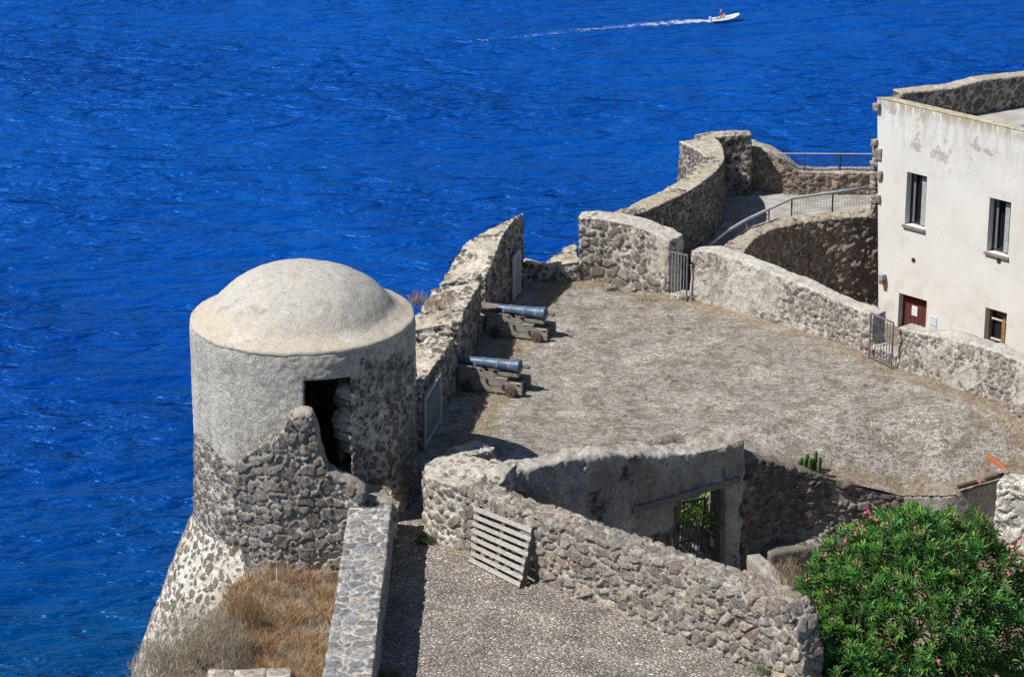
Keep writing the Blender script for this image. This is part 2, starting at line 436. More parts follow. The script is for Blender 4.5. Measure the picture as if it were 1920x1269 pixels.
# ================================================================== SEA
ZS = -86.0
def sea():
    t = NT('sea_water')
    p = t.xyz()
    rot = t.n('ShaderNodeMapping'); t.set(rot, 'Vector', t.co()); rot.inputs['Rotation'].default_value = (0, 0, R(-4)); rv = rot.outputs[0]
    def mp(sc_):
        m = t.n('ShaderNodeMapping'); t.set(m, 'Vector', rv); m.inputs['Scale'].default_value = sc_; return m.outputs[0]
    a = t.noise(1, 2, vec=mp((.045, .10, 1)), dist=.3); b = t.noise(1, 3, vec=mp((.15, .30, 1)), dist=.4, rough=.45)
    c = t.noise(1, 3, vec=mp((.55, 1.05, 1)), dist=.3, rough=.5)
    rb = t.math('SUBTRACT', 1, t.math('ABSOLUTE', t.math('MULTIPLY', t.math('SUBTRACT', b, .5), 3.0)))
    wind = t.mr(t.noise(.02, 3), .35, .65, .55, 1.15)
    h = t.math('ADD', t.math('MULTIPLY', a, 4.0), t.math('MULTIPLY', wind, t.math('ADD', t.math('ADD', t.math('MULTIPLY', b, 4.0), t.math('MULTIPLY', rb, .30)), t.math('MULTIPLY', c, .95))))
    bp = t.n('ShaderNodeBump'); bp.inputs['Distance'].default_value = 1.0; bp.inputs['Strength'].default_value = 1.0; t.set(bp, 'Height', h)
    big = t.noise(.012, 4)
    deep = t.mix(t.mr(big, .3, .7), (.0, .062, .34), (.0, .038, .245))
    near = t.math('SUBTRACT', t.math('ADD', p[1], t.math('MULTIPLY', t.math('SUBTRACT', big, .5), 90)), t.math('MULTIPLY', p[0], .3))
    sh = t.mix(t.mr(near, 200, 315), (.0, .038, .11), deep)
    df = t.n('ShaderNodeBsdfDiffuse'); t.set(df, 'Color', sh); t.t.links.new(bp.outputs[0], df.inputs['Normal'])
    gs = t.n('ShaderNodeBsdfGlossy'); gs.inputs['Color'].default_value = (.16, .50, 1, 1); gs.inputs['Roughness'].default_value = .30; t.t.links.new(bp.outputs[0], gs.inputs['Normal'])
    fr = t.n('ShaderNodeFresnel'); fr.inputs['IOR'].default_value = 1.33; t.t.links.new(bp.outputs[0], fr.inputs['Normal'])
    mx = t.n('ShaderNodeMixShader'); t.set(mx, 0, fr.outputs[0]); t.t.links.new(df.outputs[0], mx.inputs[1]); t.t.links.new(gs.outputs[0], mx.inputs[2])
    t.t.links.new(mx.outputs[0], t.t.nodes['Material Output'].inputs[0])
    o = mesh_obj('sea', [(-20000, -2000, ZS), (20000, -2000, ZS), (20000, 40000, ZS), (-20000, 40000, ZS)], [(0, 1, 2, 3)], t.m)
    tag(o, kind='structure')
sea()

# ================================================================== GROUND
# the line of the sunken plaster wall (camera side face), from the rounded nose to the terrace corner
B0 = np.array([-.95, 50.6]); B1 = G(1397, 857)[:2]
bd = (B1-B0)/np.linalg.norm(B1-B0); bn = np.array([-bd[1], bd[0]])     # bn points away, under the terrace
E = [G(1397, 857, 0), G(1470, 876, -.4), G(1560, 902, -.85), G(1690, 935, -1.3), G(1776, 936, -1.2), G(1872, 906, -.95), G(1990, 880, -.8)]
def b_param(px):     # distance along wall B for a photo column (its camera side face)
    o = np.array([*B0, 0]); q = onplane(px, 900, o, (*bn, 0)); return float(np.dot(q[:2]-B0, bd))
d0, d1 = b_param(1274), b_param(1356)
def z_terrace(x, y):
    z = np.zeros_like(x); Ex = np.array(E)
    dist = np.full(x.shape, 99.0); zz = np.zeros_like(x)
    for i in range(len(Ex)-1):
        a, b = Ex[i], Ex[i+1]; ab = (b-a)[:2]; L2 = (ab**2).sum()
        t = np.clip(((x-a[0])*ab[0]+(y-a[1])*ab[1])/L2, 0, 1)
        d = np.hypot(x-a[0]-t*ab[0], y-a[1]-t*ab[1]); zi = a[2]+(b[2]-a[2])*t
        m = d < dist; dist = np.where(m, d, dist); zz = np.where(m, zi, zz)
    z = zz*(1-sstep(-.4, 2.3, dist))
    P = np.stack([x, y, np.zeros_like(x)], 1)
    z = z+.05*(fbm(P*.8, 3, 5)-.5)+.03*(fbm(P*5, 3, 6)-.5)
    t = (x-B0[0])*bd[0]+(y-B0[1])*bd[1]; n = (x-B0[0])*bn[0]+(y-B0[1])*bn[1]
    pit = (t > d0-2.4) & (t < d1+.25) & (n < 1.9)
    z = np.where(pit, np.minimum(z, -2.7+1.47*np.maximum(n-.1, 0)), z)
    return z

def gravel():
    t = NT('dry_gravel_ground')
    ga = t.mr(t.noise(1, 6, vec=t.mapped((6.5, 10, .01)), rough=.72, dist=.4), .28, .72); gb = t.mr(t.noise(1, 5, vec=t.mapped((22, 28, .01)), rough=.7), .28, .72)
    n2 = t.noise(46, 4, rough=.7); g2 = t.mr(n2, .3, .7); n3 = t.noise(.55, 5, rough=.6); n4 = t.noise(1.9, 6, rough=.68)
    v = t.math('ADD', t.math('MULTIPLY', ga, .36), t.math('ADD', t.math('MULTIPLY', gb, .36), t.math('MULTIPLY', g2, .28)))
    c = t.ramp(v, [(.22, (.10, .08, .062)), (.38, (.27, .24, .205)), (.52, (.50, .465, .41)), (.66, (.74, .70, .64))])
    c = t.mix(t.math('MULTIPLY', t.mr(n4, .46, .60), .72), c, t.mix(.5, t.mul(c, .6), (.21, .155, .105)))
    c = t.mix(t.math('MULTIPLY', t.mr(n3, .46, .62), .6), c, t.mul(c, 1.5))
    tan = t.math('MULTIPLY', t.mr(t.math('ADD', t.attr('edge'), t.math('MULTIPLY', t.math('SUBTRACT', n4, .5), 2.2)), .47, .95), .55)
    c = t.mix(tan, c, t.mul(t.mix(ga, (.34, .235, .14), (.60, .47, .31)), t.math('ADD', .4, t.math('MULTIPLY', g2, .9))))
    t.col(c); t.bump(t.math('ADD', gb, t.math('ADD', ga, g2)), .03, .8)
    return t.m
WALLR = [G(1293, 562), G(1384, 586), G(1513, 622), G(1625, 664), G(1707, 697), G(1860, 752), G(1925, 778), G(2100, 845)]
FARW = [G(1085, 525), G(1130, 528), G(1190, 541), G(1250, 558)]
LP = [np.array([-2.05, 54.6]), np.array([-1.39, 58.25]), np.array([-.80, 62.2]), np.array([.3, 66.5])]
tpoly = [(-2.6, 51.5), (-1.3, 51.5), tuple(B0+bn*.1), tuple(B1+bn*.05)] + [tuple(p[:2]) for p in E] + [(16, 56), (16, 57.5)] + [tuple(p[:2]+np.array([.15, .15])) for p in WALLR[::-1][1:]] + [tuple(p[:2]+np.array([.1, .2])) for p in FARW[::-1]] + [(.3, 66.9)] + [tuple(p-np.array([.15, 0])) for p in LP[::-1]] + [(-2.6, 54.4)]
def edge_attr(V):
    d = np.full(len(V), 9.0)
    segs = [(WALLR[i][:2], WALLR[i+1][:2], 1.0) for i in range(len(WALLR)-1)]+[(FARW[i][:2], FARW[i+1][:2], 1.0) for i in range(3)]+[(FARW[3][:2], WALLR[0][:2], 1.0)]
    segs += [(LP[i]+np.array([.9, 0]), LP[i+1]+np.array([.9, 0]), 1.5) for i in range(3)]+[(E[i][:2], E[i+1][:2], 1.2) for i in range(1, 6)]
    for a, b, k in segs:
        ab = b-a; t = np.clip(((V[:, 0]-a[0])*ab[0]+(V[:, 1]-a[1])*ab[1])/(ab@ab), 0, 1)
        d = np.minimum(d, k*np.hypot(V[:, 0]-a[0]-t*ab[0], V[:, 1]-a[1]-t*ab[1]))
    return 1-sstep(.0, 1.7, d)
tg = ground_mesh('terrace_ground', tpoly, z_terrace, .055, gravel(), {'edge': edge_attr}); tag(tg, kind='structure')

def cobbles():
    t = NT('cobbled_path')
    v = t.mapped((13, 17, 13)); f = t.voro(1, 'F1', v, 0); ccol = t.voro(1, 'F1', v, 1)
    ed = t.voro(1, 'DISTANCE_TO_EDGE', v, 0)
    s = t.n('ShaderNodeSeparateColor'); t.set(s, 0, ccol)
    c = t.ramp(s.outputs[0], [(0, (.19, .175, .16)), (.25, (.31, .285, .26)), (.5, (.39, .355, .32)), (.7, (.46, .41, .365)), (.8, (.31, .245, .21)), (.95, (.45, .41, .37)), (.985, (.66, .62, .56))])
    n2 = t.noise(50, 4); n3 = t.noise(1.0, 4)
    c = t.mul(c, t.math('ADD', .55, t.math('MULTIPLY', n2, .9)))
    gap = t.mr(ed, .02, .13)
    c = t.mix(gap, t.mix(n3, (.10, .088, .078), (.21, .185, .16)), c)
    c = t.mul(c, t.mr(n3, .3, .7, .8, 1.2))
    t.col(c); t.bump(t.math('SUBTRACT', t.math('MULTIPLY', gap, .8), t.math('MULTIPLY', f, .6)), .03, 1.0)
    return t.m
zpath = lambda x, y: .03*(fbm(np.stack([x, y, 0*x], 1)*1.2, 3, 9)-.5)
PW = [G(1014, 1088), G(1068, 1111), G(1176, 1154), G(1299, 1208), G(1425, 1254), G(1560, 1310)]
ppoly = [(-2.55, 36), (-2.55, 51.5), (-1.3, 51.5)]+[(-1.1, 50.4), (-.8, 49.9)]+[tuple(p[:2]+np.array([.2, .2])) for p in PW]+[(8.5, 40), (8.5, 36)]
pg = ground_mesh('path', ppoly, zpath, .08, cobbles()); tag(pg, kind='structure')

dirt = simple('dry_earth', (.26, .20, .145), .45, 5, .95, .04, c2=(.14, .11, .085))
def z_bank(x, y):
    # level earth behind the tower's foot that breaks off steeply on its seaward side
    ex = np.interp(y, [36, 44.2, 46.5, 48.3, 49.6, 51], [-8.4, -7.0, -6.35, -5.75, -5.25, -4.9])
    P = np.stack([x, y, 0*x], 1)
    z = -.55+.25*(fbm(P*.9, 3, 3)-.5)+.10*(fbm(P*4, 3, 4)-.5)-.035*(49.5-y)
    return z-2.4*np.maximum(ex-x, 0)
bk = ground_mesh('hillside', [(-9.5, 36), (-9.5, 44), (-7.2, 49.3), (-5.2, 50.6), (-3.1, 50.6), (-3.1, 36)], z_bank, .08, dirt); tag(bk, kind='structure')
cy = ground_mesh('courtyard_ground', [(-.5, 50.2), (5, 54.6), (9, 56), (18, 57), (18, 36), (5.5, 40.5)], lambda x, y: -2.8+.15*(fbm(np.stack([x, y, 0*x], 1)*1.1, 3, 8)-.5), .12, dirt); tag(cy, kind='structure')

# rocky headland that carries the fort, down to the water
def headland():
    top = [(-6.3, 34), (-6.3, 44), (-5.6, 48), (-6.2, 51), (-6.0, 54), (-3.2, 55.2), (-2.5, 59), (-1.8, 63.5), (.1, 66.9), (1.8, 68.3), (3.4, 71.5), (4.9, 75.5), (7.4, 77), (16, 81), (34, 84), (70, 70), (70, -4), (10, -8), (-3, 8)]
    P = catmull(np.array(top+[top[0]], float), 240)[:-1]
    c = P.mean(0); V = []; F = []; n = len(P); rings = 30
    for k in range(rings):
        z = -4.6-(k/(rings-1))*(abs(ZS)-4.6+3)
        for i, p in enumerate(P):
            d = p-c; d /= np.linalg.norm(d)
            q = np.array([[p[0]*.12, p[1]*.12, z*.10]]); o = (fbm(q, 5, 13)[0]-.5)*(1.0+.12*abs(z+4.6))
            far = max(0, min(1, (p[1]-50)/15)); right = p[0] > 8
            s = (.10+.25*far+(.3 if right else 0))*abs(z+4.6)
            V.append((p[0]+d[0]*(o+s), p[1]+d[1]*(o+s), z))
    for k in range(rings-1):
        for i in range(n): F.append((k*n+i, k*n+(i+1) % n, (k+1)*n+(i+1) % n, (k+1)*n+i))
    F.append(tuple(range(n)))
    t = NT('cliff_rock'); n1 = t.noise(.35, 8, rough=.65); n2 = t.noise(3, 6)
    t.col(t.ramp(t.math('ADD', t.math('MULTIPLY', n1, .7), t.math('MULTIPLY', n2, .3)), [(.3, (.06, .05, .042)), (.5, (.17, .14, .11)), (.7, (.29, .25, .20))]))
    t.bump(n1, .8, 1); o = mesh_obj('cliff_terrain', V, F, t.m, smooth=False); tag(o, kind='structure')
headland()

# ================================================================== WATCHTOWER
TX, TY, TR = -4.36, 52.5, 2.30
def tower():
    root = empty('watchtower', (TX, TY, 0), 'round watchtower with a plastered dome and dark doorway above the sea', 'tower')
    ds = .036; nth = int(2*pi*TR/ds)
    def shell(zs, rf, hole=None):
        V = []; F = []; nz = len(zs)
        for z in zs:
            for j in range(nth):
                a = 2*pi*j/nth; r = rf(z, a)
                V.append((TX+r*sin(a), TY-r*cos(a), z))
        for i in range(nz-1):
            for j in range(nth):
                if hole and hole((j+.5)*2*pi/nth, (zs[i]+zs[i+1])/2): continue
                F.append((i*nth+j, i*nth+(j+1) % nth, (i+1)*nth+(j+1) % nth, (i+1)*nth+j))
        used = sorted({i for f in F for i in f}); mp = {u: k for k, u in enumerate(used)}
        return [V[u] for u in used], [tuple(mp[i] for i in f) for f in F]
    a0, a1 = math.asin(.18/TR), math.asin(1.07/TR)
    hole = lambda a, z: a0 < a < a1 and 1.0 < z < 3.32
    def pl(P, N):
        a = np.arctan2(P[:, 0]-TX, -(P[:, 1]-TY))
        edge = 1.45+.12*np.sin(a*5+1)+.35*np.maximum(a+.2, 0)
        m = sstep(-.10, .12, P[:, 2]-edge)
        right = sstep(a1-.2, a1+.05, a)*(a < 2.6)
        return m*(1-right*(.60-.45*sstep(3.0, 3.8, P[:, 2])))
    zs = np.arange(-.45, 3.90, ds)
    V, F = shell(zs, lambda z, a: TR+(.03 if z > 1.5 else .02+.05*(1.5-z))-(.03*(z-3.7)/.2 if z > 3.7 else 0), hole)
    o = stone_mesh('wall', V, F, MAT['tower'], root, scale=5.0, zs=1.2, amp=.055, t=(.06, .2), low=.025, pl=pl, smooth_it=1, warp=.32)
    m = o.modifiers.new('thickness', 'SOLIDIFY'); m.thickness = .45; m.offset = -1 if False else -1
    zf = [-.45, -1.15, -2.4, -3.3, -4.45, -8.5]; rf = [2.41, 2.73, 3.22, 3.55, 3.96, 5.1]
    zs2 = np.arange(-8.0, -.40, .045)
    V, F = shell(zs2, lambda z, a: np.interp(z, zf[::-1], rf[::-1]))
    stone_mesh('battered_base', V, F, MAT['flare'], root, scale=5.4, zs=.85, amp=.045, t=(.08, .22), low=.04, smooth_it=1, warp=.34)
    # dome
    prof = [(2.315, 3.82), (2.345, 3.88), (2.32, 3.94), (2.20, 3.99), (2.06, 4.05), (1.92, 4.14), (1.76, 4.32), (1.52, 4.54), (1.22, 4.73), (.90, 4.87), (.58, 4.95), (.28, 4.985), (.08, 4.99), (.001, 4.99)]
    prof = catmull(np.array(prof), 70); V = []; F = []; n = 200
    for r, z in prof:
        for j in range(n):
            a = 2*pi*j/n; V.append((TX+r*sin(a), TY-r*cos(a), z))
    V = np.array(V); V += (np.stack([fbm(V*1.5, 3, 1), fbm(V*1.5, 3, 2), fbm(V*1.5, 3, 3)], 1)-.5)*.06+(np.stack([fbm(V*7, 3, 4), fbm(V*7, 3, 5), fbm(V*7, 3, 6)], 1)-.5)*.03
    for i in range(len(prof)-1):
        for j in range(n): F.append((i*n+j, i*n+(j+1) % n, (i+1)*n+(j+1) % n, (i+1)*n+j))
    t = NT('dome_plaster'); n1 = t.noise(1.4, 6, rough=.6); n2 = t.noise(24, 5, rough=.7); n3 = t.noise(5, 5); z = t.xyz()[2]
    hi = t.mr(t.math('ADD', z, t.math('MULTIPLY', t.math('SUBTRACT', n1, .5), 1.3)), 3.95, 4.75)
    c = t.mix(hi, t.mix(t.mr(n3, .38, .62), (.53, .485, .41), (.44, .375, .295)), t.mix(t.mr(n3, .38, .62), (.52, .495, .45), (.40, .38, .34)))
    c = t.mix(t.math('MULTIPLY', t.mr(t.noise(4, 6, vec=t.mapped((1, 1, .3)), rough=.65), .55, .68), .55), c, (.30, .265, .215))
    crk = t.mr(t.voro(2.3, 'DISTANCE_TO_EDGE'), 0, .012); c = t.mix(t.math('MULTIPLY', t.math('SUBTRACT', 1, crk), t.math('MULTIPLY', .5, t.mr(n1, .5, .6))), c, (.2, .18, .15))
    c = t.mix(t.math('MULTIPLY', t.mr(t.noise(2.2, 5), .58, .68), .5), c, (.27, .24, .19))
    c = t.mix(t.math('MULTIPLY', t.mr(t.noise(1.1, 6), .60, .68), .6), c, (.58, .555, .50))
    c = t.mul(c, t.math('ADD', .66, t.math('ADD', t.math('MULTIPLY', t.mr(n2, .3, .7), .38), t.math('MULTIPLY', t.mr(n3, .3, .7), .30))))
    t.col(c); t.bump(t.math('ADD', t.math('MULTIPLY', n2, .9), n3), .025, .8)
    mesh_obj('dome', V, F, t.m, root, smooth=True)
    fl = MB(); fl.lathe([(.01, .95), (TR-.2, .95), (TR-.2, 1.0), (.01, 1.0)], 48, (TX, TY, 0)); fl.build('floor', simple('tower_floor', (.2, .18, .16)), root)
    # lintel over the door
    am = (a0+a1)/2; rr = TR-.145
    lt = MB(); lt.box((TX+rr*sin(am), TY-rr*cos(am), 3.40), (.98, .30, .15), rz=am, jit=.02)
    lt.build('lintel', simple('lintel_stone', (.30, .27, .24), .4, 9, .95, .03), root, bevel=.02)
tower()

# ================================================================== RUINED WALL IN FRONT OF THE TOWER, LANDING, LOW WALL
def ruined_wall():
    prof = [(432, 900, 462), (447, 866, 470), (470, 848, 482), (505, 830, 505), (530, 812, 525), (543, 786, 540), (562, 780, 560), (580, 780, 578), (588, 800, 590), (598, 842, 602), (612, 886, 614), (636, 900, 640), (658, 908, 660), (682, 922, 676)]
    S = []
    for px, ty, bx in prof:
        Yt = np.interp(px, [432, 500, 700], [50.15, 49.62, 49.15])
        T = AY(px, ty, Yt); Bm = AY(bx, 1085, Yt-.06)
        o = np.array([.02, .34, 0])
        S.append([Bm, T, T+o+np.array([0, 0, .05]), Bm+o])
    V, F = loft(S, .03)
    o = stone_mesh('ruined_wall', V, F, MAT['ruin'], None, scale=3.6, zs=1.25, amp=.075, t=(.03, .12), low=.05, smooth_it=1, pw=3.2, rot=-.35, warp=.34, small=.16, pl=lambda P, N: np.where(((N[:, 2] > .45) | (N[:, 0] > .7)) & (P[:, 0] > -4.35), .75, 0.0), seed=3.1)
    tag(o, 'ruined dark rubble wall with a broken edge beside the tower doorway', 'wall')
ruined_wall()
def landing():
    S = stations([(AY(660, 905, 49.5)[0], 49.45, 1.08), (AY(700, 905, 49.5)[0], 49.4, 1.02), (AY(742, 915, 49.4)[0], 49.45, .92)], .9, 1, -.5)
    V, F = loft(S, .04)
    o = stone_mesh('stone_landing', V, F, MAT['flare'], None, scale=3.2, amp=.10, low=.10, smooth_it=3, pl=top_pl(.6), seed=8)
    tag(o, 'crumbling pale stone landing under the tower doorway', 'landing')
landing()
def low_wall():
    S = stations([(-3.28, 38, 1.0), (-3.27, 44, 1.0), (-3.25, 49.35, 1.0)], .84, -1, -.7)
    V, F = loft(S, .03)
    o = stone_mesh('low_wall', V, F, MAT['cap'], None, scale=3.7, zs=1.3, amp=.03, t=(.02, .08), low=.02, smooth_it=1, seed=1.7, pw=3.2, warp=.3, small=0)
    tag(o, 'long low wall topped with flat grey stones beside the cobbled path', 'wall')
low_wall()

# ================================================================== PALLET WALL (V shaped nose) AND SUNKEN PLASTER WALL
def boundary_wall():
    nose = [(-.75, 52.2, 1.22), (-1.30, 51.55, 1.28), (-1.68, 50.85, 1.32), (-1.72, 50.2, 1.33), (-1.45, 49.72, 1.33), (-1.0, 49.42, 1.33)]
    p1 = base_path([(905, 1042, 930), (1014, 1088, 972), (1068, 1111, 992), (1176, 1154, 1030), (1299, 1208, 1076), (1425, 1254, 1118), (1462, 1270, 1136), (1484, 1279, 1172), (1506, 1289, 1238)])
    S = stations(nose+p1, [.55, .55, .55, .55, .55, .55, .55, .58, .60, .62, .65, .65, .62, .58, .50], 1, -.3, 0.0, .04)
    S = catmull(S, 94); cut = 34
    V, F = loft(S[cut:], .024)
    o = stone_mesh('boundary_wall', V, F, MAT['pallet'], None, scale=3.6, zs=1.25, amp=.07, t=(.03, .11), low=.035, smooth_it=2, seed=5.0, pw=3.2, rot=-.72, warp=.30, small=.10)
    tag(o, 'rough grey rubble wall with a rounded end that the pallet leans against', 'wall')
    # rounded mortared nose where the two walls meet
    N1 = loft(S[:cut+2], .032)
    N2 = loft(stations([(-1.62, 50.22, 1.34), (-1.0, 49.98, 1.36), (-.22, 49.72, 1.33)], 1.05, 1, -.2), .035)
    V, F = join(N1, N2)
    q = stone_mesh('rounded_end', V, F, MAT['nose'], o, scale=4.4, zs=1.1, amp=.06, low=.07, smooth_it=3, pl=lambda P, N: np.where(N[:, 2] > .6, .5, 0.0), seed=5.0)
boundary_wall()
def plaster_wall():
    o3 = np.array([*B0, 0]); n3 = np.array([*bn, 0])
    front = [(862, 905), (930, 893), (1000, 878), (1080, 858), (1150, 852), (1250, 855), (1300, 850), (1340, 842), (1397, 822)]
    pts = []
    for px, py in front:
        q = onplane(px, py, o3, n3); pts.append((float(np.dot(q[:2]-B0, bd)), q[2]))
    ts = [p[0] for p in pts]; zs = [p[1] for p in pts]
    zl = lambda px, py: onplane(px, py, o3, n3)[2]
    l0, l1 = zl(1275, 938), zl(1352, 906)
    t = np.r_[np.linspace(ts[0]-.35, d0-.02, 20), np.linspace(d0, d1, 6), np.linspace(d1+.02, ts[-1], 6)]
    zb = np.where((t >= d0) & (t <= d1), np.interp(t, [d0, d1], [l0, l1]), -2.9)
    path = [(*(B0+bd*q), np.interp(q, ts, zs)) for q in t]
    V, F = loft(stations(path, .42, 1, list(zb), .06), .034)
    def pl(P, N):
        s = (P[:, 0]-B0[0])*bd[0]+(P[:, 1]-B0[1])*bd[1]
        base = .34+.46*sstep(.8, 2.6, s)-.35*sstep(-.5, -1.5, P[:, 2])*(s < d0)
        return np.where(N[:, 2] > .5, .9, base)
    o = stone_mesh('plaster_wall', V, F, MAT['wallb'], None, scale=4.0, amp=.07, low=.12, lowscale=2.0, smooth_it=5, pl=pl, seed=2.2)
    tag(o, 'crumbling grey plaster wall with a wavy top and a gated doorway', 'wall')
    lt = MB(); a = B0+bd*(d0-1.25)+bn*.06; b = B0+bd*(d1+.42)+bn*.06
    za, zb = zl(1175, 958), zl(1378, 898)
    lt.beam((*a, za), (*b, zb), .30, .15)
    t = simple('old_timber_lintel', (.30, .275, .25), .5, 4, .9, .02, stretch=(2, 2, 14))
    ob = lt.build('lintel', t, o, bevel=.015)
    jm = MB(); q = B0+bd*(d1+.03)+bn*.21; jm.box((*q, -1.80), (.14, .44, 2.3), rz=math.atan2(bd[1], bd[0]))
    q = B0+bd*(d0-.03)+bn*.21; j2 = MB(); j2.box((*q, -1.85), (.14, .44, 2.2), rz=math.atan2(bd[1], bd[0])); j2.build('door_jamb', simple('left_jamb_render', (.16, .145, .13), .3, 6, .95, .01), o, bevel=.01)
    jm.build('door_jamb', simple('jamb_render', (.17, .155, .145), .3, 6, .95, .01), o, bevel=.01)
plaster_wall()
def retaining():
    path = [(p[0], p[1], p[2]+.05) for p in E[:4]]
    V, F = loft(stations(path, .45, 1, -3.0), .035)
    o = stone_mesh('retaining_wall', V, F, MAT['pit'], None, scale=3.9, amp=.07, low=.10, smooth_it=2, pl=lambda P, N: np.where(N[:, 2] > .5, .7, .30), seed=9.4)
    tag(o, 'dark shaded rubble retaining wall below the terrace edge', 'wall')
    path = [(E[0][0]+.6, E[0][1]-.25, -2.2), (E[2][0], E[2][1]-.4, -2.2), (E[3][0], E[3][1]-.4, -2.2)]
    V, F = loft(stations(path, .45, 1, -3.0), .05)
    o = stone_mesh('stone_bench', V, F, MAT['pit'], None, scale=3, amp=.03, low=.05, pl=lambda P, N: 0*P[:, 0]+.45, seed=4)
    tag(o, 'low stone ledge along the foot of the dark retaining wall', 'ledge')
    # concrete edge of the terrace at the right
    path = [(p[0], p[1], p[2]+.06) for p in E[3:6]]
    V, F = loft(stations(path, .9, 1, -3.0, .02), .05)
    o = stone_mesh('concrete_edge', V, F, MAT['wallb'], None, scale=3, amp=.01, low=.015, smooth_it=1, pl=lambda P, N: 0*P[:, 0]+.95, seed=6)
    tag(o, 'smooth grey concrete edge of the terrace behind the oleander', 'wall')
    a, b = G(1400, 1040, -.9), G(1506, 1136, -.9)
    path = [(a[0], a[1], a[2]), (b[0], b[1], b[2])]
    V, F = loft(stations(path, .30, 1, -3.0), .05)
    o = stone_mesh('buttress_wall', V, F, MAT['wallb'], None, scale=4, amp=.015, low=.03, pl=lambda P, N: 0*P[:, 0]+.9, seed=6)
    tag(o, 'short plastered low wall ending in sunlight inside the ruined room', 'wall')
retaining()

# ================================================================== LEFT PARAPET (one wall with two gun embrasures)
def lpx(y): return float(np.interp(y, [p[1] for p in LP], [p[0] for p in LP]))
def left_parapet():
    def seg(y0, y1, z0, z1, th0, th1, dz=-.30, n=5, zb=-4.8, zs=None, ths=None, yy=None):
        ys = np.linspace(y0, y1, n) if yy is None else np.array(yy)
        path = [(lpx(y), y, np.interp(y, [y0, y1], [z0, z1]) if zs is None else zs[i]) for i, y in enumerate(ys)]
        return loft(stations(path, list(np.linspace(th0, th1, len(ys))) if ths is None else ths, 1, zb, dz), .036)
    parts = [seg(54.7, 58.72, 1.50, 1.30, 1.25, 1.2), seg(58.72, 59.2, .42, .42, 1.2, 1.2, -.1, 3),
             seg(59.2, 62.3, 1.46, 1.40, 1.2, 1.2), seg(62.3, 62.75, .42, .42, 1.15, 1.1, -.1, 3),
             seg(62.75, 66.5, 0, 0, 0, 0, -.34, yy=[62.75, 63.3, 63.9, 64.4, 65.3, 66.0, 66.5], zs=[1.44, 1.50, 1.75, 1.95, 2.03, 2.0, 1.93], ths=[1.2, 1.15, 1.1, 1.0, .75, .45, .2])]
    V, F = join(*parts)
    o = stone_mesh('gun_parapet', V, F, MAT['parapet'], None, scale=4.4, zs=1.2, amp=.07, low=.09, lowscale=1.8, smooth_it=2, pl=top_pl(.50), seed=1.2)
    tag(o, 'thick stepped seaward parapet with two embrasures for the cannons', 'wall')
    # low sea wall closing the far end
    a, b = G(982, 528), G(1087, 527)
    path = [(a[0], a[1], .50), (a[0]*.65+b[0]*.35, a[1], .42), (b[0], b[1], .55)]
    V, F = loft(stations(path, [.18, .25, 1.6], 1, -4.5, .05), .045)
    o = stone_mesh('low_sea_wall', V, F, MAT['parapet'], None, scale=4.6, amp=.06, low=.11, smooth_it=3, pl=top_pl(.6), seed=2)
    tag(o, 'low broken wall closing the far end of the terrace above the sea', 'wall')
left_parapet()

# ================================================================== RIGHT WALLS OF THE TERRACE
def right_walls():
    pts = [(1293, 562, 470), (1330, 571, 472), (1384, 586, 488), (1450, 603, 513), (1513, 622, 540), (1580, 647, 570), (1634, 668, 592)]
    p = base_path(pts); A = loft(stations(p, .42, 1, -3.2, .03), .036)
    p2 = base_path([(1680, 687, 614), (1707, 697, 622), (1770, 720, 632), (1860, 752, 658), (1925, 778, 685), (2100, 845, 745)])
    Bq = loft(stations(p2, .45, 1, -3.2, .03), .036)
    c = base_path([(1632, 667, 648), (1682, 688, 668)]); C = loft(stations(c, .42, 1, -3.2), .04)
    V, F = join(A, Bq, C)
    def pl(P, N):
        g = np.interp(P[:, 0], [4, 6.5, 8.2, 9.5, 12], [.62, .58, .28, .40, .58])
        return np.where(N[:, 2] > .6, .85, g)
    o = stone_mesh('terrace_wall', V, F, MAT['light'], None, scale=5.0, zs=1.2, amp=.05, low=.06, smooth_it=3, pl=pl, seed=7.7)
    tag(o, 'long patchy rubble wall along the right side of the terrace before the white house', 'wall')
    p = base_path([(1085, 525, 410), (1105, 526, 410), (1132, 528, 412), (1190, 541, 424), (1235, 552, 442), (1252, 558, 452)])
    V, F = loft(stations(p, [.5, .55, .6, .6, .55, .5], 1, -3.5, .04), .036)
    # end return of that wall
    o = stone_mesh('end_wall', V, F, MAT['farwall'], None, scale=3.3, zs=1.2, amp=.06, low=.05, smooth_it=2, pw=3, warp=.3, pl=lambda P, N: np.where(N[:, 2] > .6, .7, np.clip((P[:, 0]-2.4)*.35, 0, .5)), seed=3.3)
    tag(o, 'short rubble wall across the far end of the terrace left of the barred gap', 'wall')
    q = base_path([(1246, 557, 548), (1296, 566, 556)]); V, F = loft(stations(q, .5, 1, -3.2), .05)
    o = stone_mesh('threshold_stone', V, F, MAT['light'], None, scale=4, amp=.05, low=.03, pl=lambda P, N: 0*P[:, 0]+.4, seed=3.3)
    tag(o, 'low rubble threshold beneath the barred gap at the far end', 'threshold')
right_walls()

